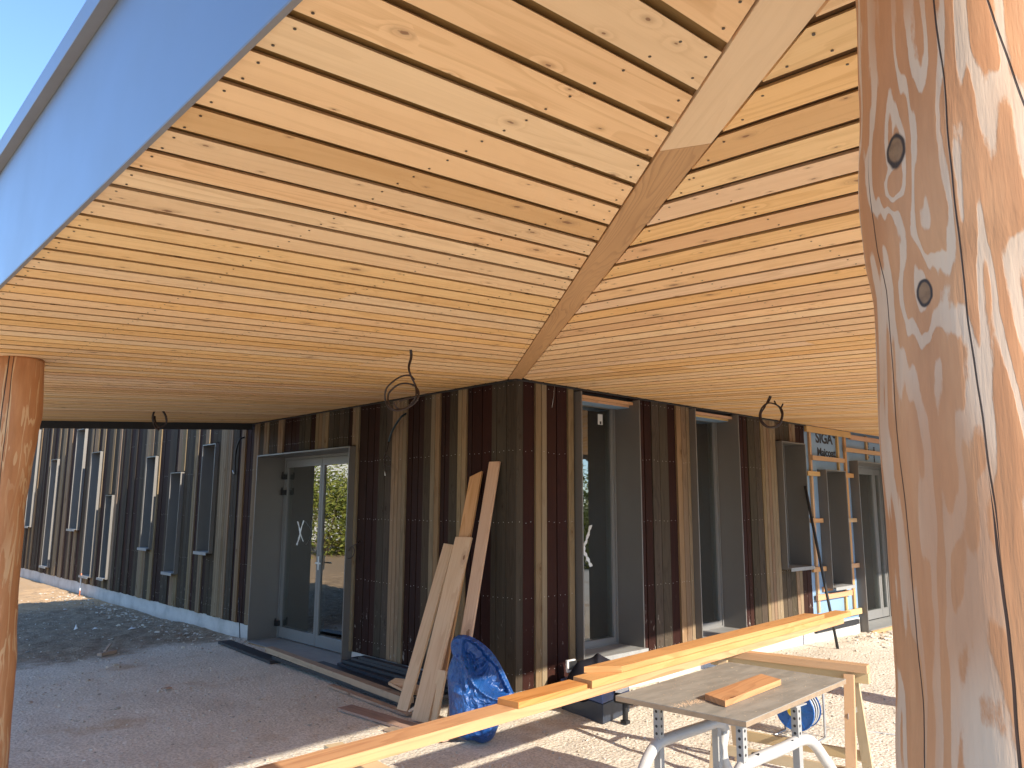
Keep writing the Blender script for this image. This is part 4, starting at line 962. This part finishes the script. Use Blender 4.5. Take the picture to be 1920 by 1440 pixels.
# direction along the stack and its near (south) edge
e0 = Vector((-2.871, -2.277)); e1 = Vector((1.994, -1.885)); dr = (e1-e0).normalized(); nr = Vector((-dr.y, dr.x))
def SP(s0, s1, w0, w1, c0=0, c1=0):
    f = lambda s, w: tuple(e0+dr*s+nr*w)
    return [f(s0, w0), f(s1, w0), f(s1+c1, w1), f(s0+c0, w1)]
stackplank((SP(-1.3, 4.72, 0, .128), z0), .044, W['plank'], 'long thick plank at the bottom of the stack', .35)
s2 = (Vector((-2.091, -2.306))-e0).dot(dr)
s2e = (Vector((-1.60, -2.237))-e0).dot(dr)
stackplank((SP(s2, s2e, -.008, .118, .0, .02), z0+.0445), .027, W['plank'], 'short upper plank on the left half of the stack', .52)
s3 = (Vector((-1.593, -2.289))-e0).dot(dr)
stackplank((SP(s3+.03, 4.86, -.012, .118, .02), z0+.0445), .036, W['plankred'], 'reddish plank second in the stack, right part', .15)
s4 = (Vector((-1.33, -2.30))-e0).dot(dr)
stackplank((SP(s4+.03, 4.30, -.006, .128, -.14, -.05), z0+.081), .030, W['plank'], 'topmost plank of the stack with an angled end', .71)

# ---------------------------------------------------------------- work table
T0 = Vector((-1.0, -2.64, -.05)); zt = .74
TBL = empty('work_table', T0, label='grey topped work table on bent tube trestles with an offcut on it', cat='table')
L_, F1, R1, K1 = Vector((-1.578, -2.334)), Vector((-1.532, -2.983)), Vector((-.413, -2.903)), Vector((-.463, -2.254))
g = NG('worn_table_top'); pos = g.n('TexCoord').outputs['Object']; n1 = g.noise(g.vm('MULTIPLY', pos, (3, 11, 1)), 1.5, 5, .65); n2 = g.noise(pos, 38, 4, .6); n3 = g.noise(pos, 11, 4, .7)
c = g.mix(g.rng(n1, .3, .7), (.20, .185, .155), (.285, .262, .22)); c = g.mix(g.rng(n3, .62, .72, 0, .55), c, (.42, .36, .27)); c = g.mix(g.rng(n2, .66, .72, 0, .8), c, (.62, .50, .33))
g.set(color=c, rough=.55, spec=.35, normal=g.bump(n1, .002)); MT['ttop'] = g.m
m = MB(); m.prism([(p.x, p.y, zt-.003) for p in (L_, F1, R1, K1)], [(p.x, p.y, zt) for p in (L_, F1, R1, K1)], (1, 0, 0)); m.prism([(p.x, p.y, zt-.024) for p in (L_, F1, R1, K1)], [(p.x, p.y, zt-.0031) for p in (L_, F1, R1, K1)], (1, 0, 0), mat=1)
m.build('table_top', [MT['ttop'], plain('ply_edge', (.34, .24, .15), .7, 0, 14, .25)], TBL)
def trestle(y, legs):
    z = .545; f = MB(); P = spline(legs, 8); f.tube(P, .026, 16)
    for x in (-1.37, -1.07): f.disc((x, y, z+.0225), (0, 0, 1), .017, .005, 16, mat=1)
    f.build('trestle_frame', [MT['tube'], MT['black']], TBL)
    for x in (-1.475, -1.0):
        b = MB(); b.box((x-.0165, y-.0165, .05), (x+.0165, y+.0165, zt-.03)); b.box((x-.05, y-.03, zt-.030), (x+.05, y+.03, zt-.0245))
        for i in range(5): b.disc((x-.0166, y, zt-.055-.032*i), (-1, 0, 0), .0065, .0004, 12, mat=1); b.disc((x, y-.0166, zt-.055-.032*i), (0, -1, 0), .0065, .0004, 12, mat=1)
        b.build('post', [MT['post'], MT['black']], TBL)
trestle(-2.925, [(-1.66, -2.925, -.03), (-1.60, -2.925, .25), (-1.555, -2.925, .44), (-1.50, -2.925, .53), (-1.40, -2.925, .547), (-1.15, -2.925, .547), (-.95, -2.925, .550), (-.85, -2.925, .515), (-.76, -2.925, .44), (-.62, -2.925, .30), (-.38, -2.925, -.03)])
trestle(-2.50, [(-1.80, -2.50, -.03), (-1.68, -2.50, .30), (-1.60, -2.50, .45), (-1.50, -2.50, .54), (-1.38, -2.50, .552), (-1.15, -2.50, .552), (-1.0, -2.50, .55), (-.93, -2.50, .51), (-.955, -2.50, .42), (-.93, -2.50, .34), (-.82, -2.50, .2), (-.70, -2.50, -.03)])
p = [at(1322, 1313, 2, zt), at(1360, 1327, 2, zt), at(1465, 1285, 2, zt+.001), at(1427, 1276, 2, zt)]
w_ = p[1]-p[0]; l_ = p[2]-p[1]; a0 = p[0].copy(); m = MB(); m.prism([Vector(), w_, w_+l_, l_], [q+Vector((0, 0, .027)) for q in (Vector(), w_, w_+l_, l_)], l_, .66)
o = m.build('offcut', W['plank'], None, .0015); o.location = (a0.x, a0.y, zt+.0015); tag(o, 'short larch offcut lying on the grey table top', 'offcut')
# sawdust on the table
m = MB(); rr = random.Random(2)
for i in range(520):
    t = rr.random(); q = at(1268+rr.gauss(0, 6)+t*62, 1324-t*13+rr.gauss(0, 2.2), 2, zt) if i < 420 else at(rr.uniform(1230, 1540), rr.uniform(1262, 1320), 2, zt)
    s_ = rr.uniform(.0008, .0022); a = rr.random()*3
    m.prism([(q.x-s_, q.y-s_*.5, zt+.0005), (q.x+s_, q.y-s_*.6, zt+.0005), (q.x+s_*.8, q.y+s_*.6, zt+.0005), (q.x-s_*.6, q.y+s_*.5, zt+.0005)], [(q.x-s_*.7, q.y-s_*.4, zt+.0016), (q.x+s_*.7, q.y-s_*.4, zt+.0016), (q.x+s_*.5, q.y+s_*.4, zt+.0016), (q.x-s_*.4, q.y+s_*.4, zt+.0016)])
o = m.build('sawdust', W['lean']); tag(o, 'sawdust and wood chips on the grey table top', 'sawdust', kind='stuff')

# ---------------------------------------------------------------- cable reel
rc = at(1497, 1338, 2, .12); RE = empty('cable_reel', (rc.x, rc.y, -.05), label='blue cable reel with a yellow hub in a steel frame, under the table', cat='cable reel')
ax = Vector((1, .05, 0)).normalized(); sd_ = Vector((-ax.y, ax.x, 0)); zc = .155; RC = Vector((rc.x, rc.y, zc))
def ring(c, r, rr_, n=40): return [c+sd_*math.cos(2*math.pi*i/n)*r+Vector((0, 0, 1))*math.sin(2*math.pi*i/n)*r for i in range(n+1)]
m = MB(); fc = -ax if (-ax).dot(CAM-RC) > ax.dot(CAM-RC) else ax
c_ = RC+fc*.055; N_ = 40
rim = ring(c_, .142, 0)[:-1]; m.prism(rim, [q+fc*.006 for q in rim], sd_); m.tube(ring(c_+fc*.003, .142, 0), .006, 8)
c_ = RC-fc*.065; rim = ring(c_, .142, 0)[:-1]; m.prism(rim, [q-fc*.006 for q in rim], sd_)
for q in range(6): a_ = q*math.pi/3; d_ = sd_*math.cos(a_)+Vector((0, 0, math.sin(a_))); m.bar(RC+fc*.062+d_*.03, RC+fc*.062+d_*.135, .012, .006, upv=fc)
m.build('drum', MT['bluep'], RE)
m = MB(); cc = RC+fc*.062; rim = ring(cc, .042, 0)[:-1]; m.prism(rim, [q+fc*.03 for q in rim], sd_); m.bar(cc+fc*.03+sd_*.0, cc+fc*.03+sd_*.05+Vector((0, 0, .05)), .02, .014, upv=fc); m.build('hub', MT['yellowp'], RE)
m = MB()
for k in range(9): m.tube(ring(RC+fc*(.045-.0125*k), .088+.012*(k % 3)+.018, 0), .0055, 6)
m.build('wound_cable', MT['greycable'], RE)
m = MB(); fa_ = RC-fc*.095; u3 = Vector((0, 0, 1))
m.tube(spline([fa_+sd_*.15-u3*.20, fa_+sd_*.15+u3*.12, fa_+sd_*.12+u3*.19, fa_-sd_*.12+u3*.19, fa_-sd_*.15+u3*.12, fa_-sd_*.15-u3*.20], 8), .009, 8)
m.tube([fa_+sd_*.15-u3*.195, fa_+sd_*.15-u3*.195+fc*.20], .009, 8); m.tube([fa_-sd_*.15-u3*.195, fa_-sd_*.15-u3*.195+fc*.20], .009, 8); m.tube([fa_+sd_*.15-u3*.195+fc*.2, fa_-sd_*.15-u3*.195+fc*.2], .009, 8)
m.build('steel_frame', MT['galv'], RE)
m = MB(); pts = [at(x, y, 2, -.04) for x, y in ((1500, 1352), (1525, 1357), (1560, 1366), (1590, 1370), (1640, 1373), (1700, 1378), (1800, 1372))]
o0 = pts[0].copy(); m.tube([q-o0 for q in spline(pts, 8)], .0055, 8); o = m.build('extension_cord', MT['greycable']); o.location = o0; tag(o, 'grey extension cord running from the reel across the sunlit ground', 'cord')

# ---------------------------------------------------------------- surroundings (mirrored in the panes)
def leafmesh(name, n, rx, rz, seed, leaf=.09):
    rr = random.Random(seed); V = []; F_ = []; Rn = []
    cl = [(rr.gauss(0, .45), rr.gauss(0, .45), rr.uniform(.1, 1)) for _ in range(26)]
    for i in range(n):
        c = rr.choice(cl); x, y, z = c[0]*rx+rr.gauss(0, .22)*rx, c[1]*rx+rr.gauss(0, .22)*rx, max(.03, c[2]*rz*(1-.25*(c[0]**2+c[1]**2))+rr.gauss(0, .10)*rz)
        b = len(V); a = rr.random()*6.28; t = rr.uniform(-1, 1); s_ = leaf*rr.uniform(.6, 1.4); d = Vector((math.cos(a), math.sin(a), t)).normalized(); w_ = d.orthogonal().normalized()*s_*.22; p = Vector((x, y, z))
        V += [p, p+d*s_*.5+w_, p+d*s_, p+d*s_*.5-w_]; F_.append((b, b+1, b+2, b+3)); Rn.append(rr.random())
    me = bpy.data.meshes.new(name); me.from_pydata([tuple(v) for v in V], [], F_); me.attributes.new('rnd', 'FLOAT', 'FACE').data.foreach_set('value', Rn)
    return me
def leafmat(name, a, b, c):
    g = NG(name); rnd = g.n('Attribute', attribute_name='rnd').outputs['Fac']; g.set(color=g.ramp(rnd, [(0, a), (.5, b), (1, c)]), rough=.6, spec=.3); return g.m
LM = leafmat('shrub_leaves', (.12, .16, .03), (.27, .29, .05), (.42, .38, .08)); LT = leafmat('tree_leaves', (.03, .05, .015), (.06, .09, .025), (.10, .13, .03))
sh1 = leafmesh('crown', 15000, .95, 2.4, 1, .075); sh2 = leafmesh('crown', 15000, 1.1, 1.9, 2, .07); sh1.materials.append(LM); sh2.materials.append(LM)
def shrub(x, y, s_, me, lab):
    E = empty('shrub', (x, y, -.1), label=lab, cat='shrub', group='shrubs at the edge of the site')
    c = bpy.data.objects.new('crown', me); COL.objects.link(c); c.parent = E; c.scale = (s_, s_, s_)
    m = MB(); rr = random.Random(int(x*7))
    for k in range(6): a = rr.random()*6.28; m.tube([(0, 0, -.1), (math.cos(a)*.2*s_, math.sin(a)*.2*s_, .6*s_), (math.cos(a)*.5*s_, math.sin(a)*.5*s_, 1.3*s_)], lambda t: .03*(1-t*.8), 6)
    m.build('stem', W['old']).parent = E
for i, (x, y, s_, me, lb) in enumerate([(-6.3, 21.5, 1.5, sh1, 'tallest yellow green shrub left of the site, nearest the wing'), (-9.6, 20.8, 1.7, sh2, 'broad yellow green shrub second along the left edge'), (-13, 19.5, 1.45, sh1, 'yellow green shrub third along the left edge'), (-16.5, 18.5, 1.7, sh2, 'broad yellow green shrub farthest along the left edge')]): shrub(x, y, s_, me, lb)
for i, (x, y, s_, lb) in enumerate([(13.5, -10, 1.1, 'olive shrub beyond the site road, nearest the building'), (17.5, -4.6, 1.0, 'olive shrub beyond the site road, in the middle'), (22.5, -6.2, 1.2, 'olive shrub beyond the site road, farthest away')]): shrub(x, y, s_, sh2 if i % 2 else sh1, lb)
tm = leafmesh('crown', 12000, 2.4, 3.6, 5, .28); tm.materials.append(LT)
tl = ['left of the two houses', 'behind the shrubs on the left', 'left of the far fence', 'first of the row south of the site', 'second of the row south of the site', 'third of the row south of the site', 'fourth of the row south of the site', 'last of the row, far east']
for i, (x, y, s_) in enumerate([(-27, 34, 1.1), (-3.2, 31, 1.2), (-26, 17, 1.1), (3, -34, .9), (12, -31, 1.0), (22, -28, 1.), (32, -22, 1.2), (40, -14, 1.1)]):
    E = empty('tree', (x, y, -.1), label='dark green round topped tree, '+tl[i], cat='tree', group='trees around the site')
    c = bpy.data.objects.new('crown', tm); COL.objects.link(c); c.parent = E; c.location = (0, 0, 1.3*s_); c.scale = (s_, s_, s_)
    m = MB(); m.tube([(0, 0, -.2), (.05, .03, 1.2*s_), (.1, -.05, 3.4*s_)], lambda t: .16*(1-t*.7), 10)
    for k in range(5): a = k*1.26; m.tube([(.05, 0, 1.4*s_), (math.cos(a)*.8*s_, math.sin(a)*.8*s_, 2.6*s_)], lambda t: .06*(1-t*.7), 6)
    m.build('trunk', W['old']).parent = E
def house(x, y, w_, d_, h_, lb):
    E = empty('house', (x, y, -.1), label=lb, cat='house'); m = MB(); m.box((-w_/2, -d_/2, 0), (w_/2, d_/2, h_)); m.build('wall', MT['wallwhite']).parent = E
    m = MB(); m.box((-w_/2-.2, -d_/2-.2, h_), (w_/2+.2, d_/2+.2, h_+.18)); m.build('roof', MT['roof']).parent = E
    for k in range(3):
        for sy in (-1, 1):
            m = MB(); c = -w_/2+w_*(k+.5)/3; m.box((c-.5, sy*d_/2-.03, .9), (c+.5, sy*d_/2+.03, 2.1)); f = m.build('window', MT['frame']); f.parent = E
            m = MB(); m.box((c-.44, sy*d_/2-.035, .96), (c+.44, sy*d_/2+.035, 2.04)); p_ = m.build('pane', MT['glass']); p_.parent = f
house(-17.5, 34, 11, 6, 4.6, 'low white flat roofed house beyond the shrubs on the left')
house(33, -12, 9, 5, 3.2, 'low white flat roofed house beyond the site road')
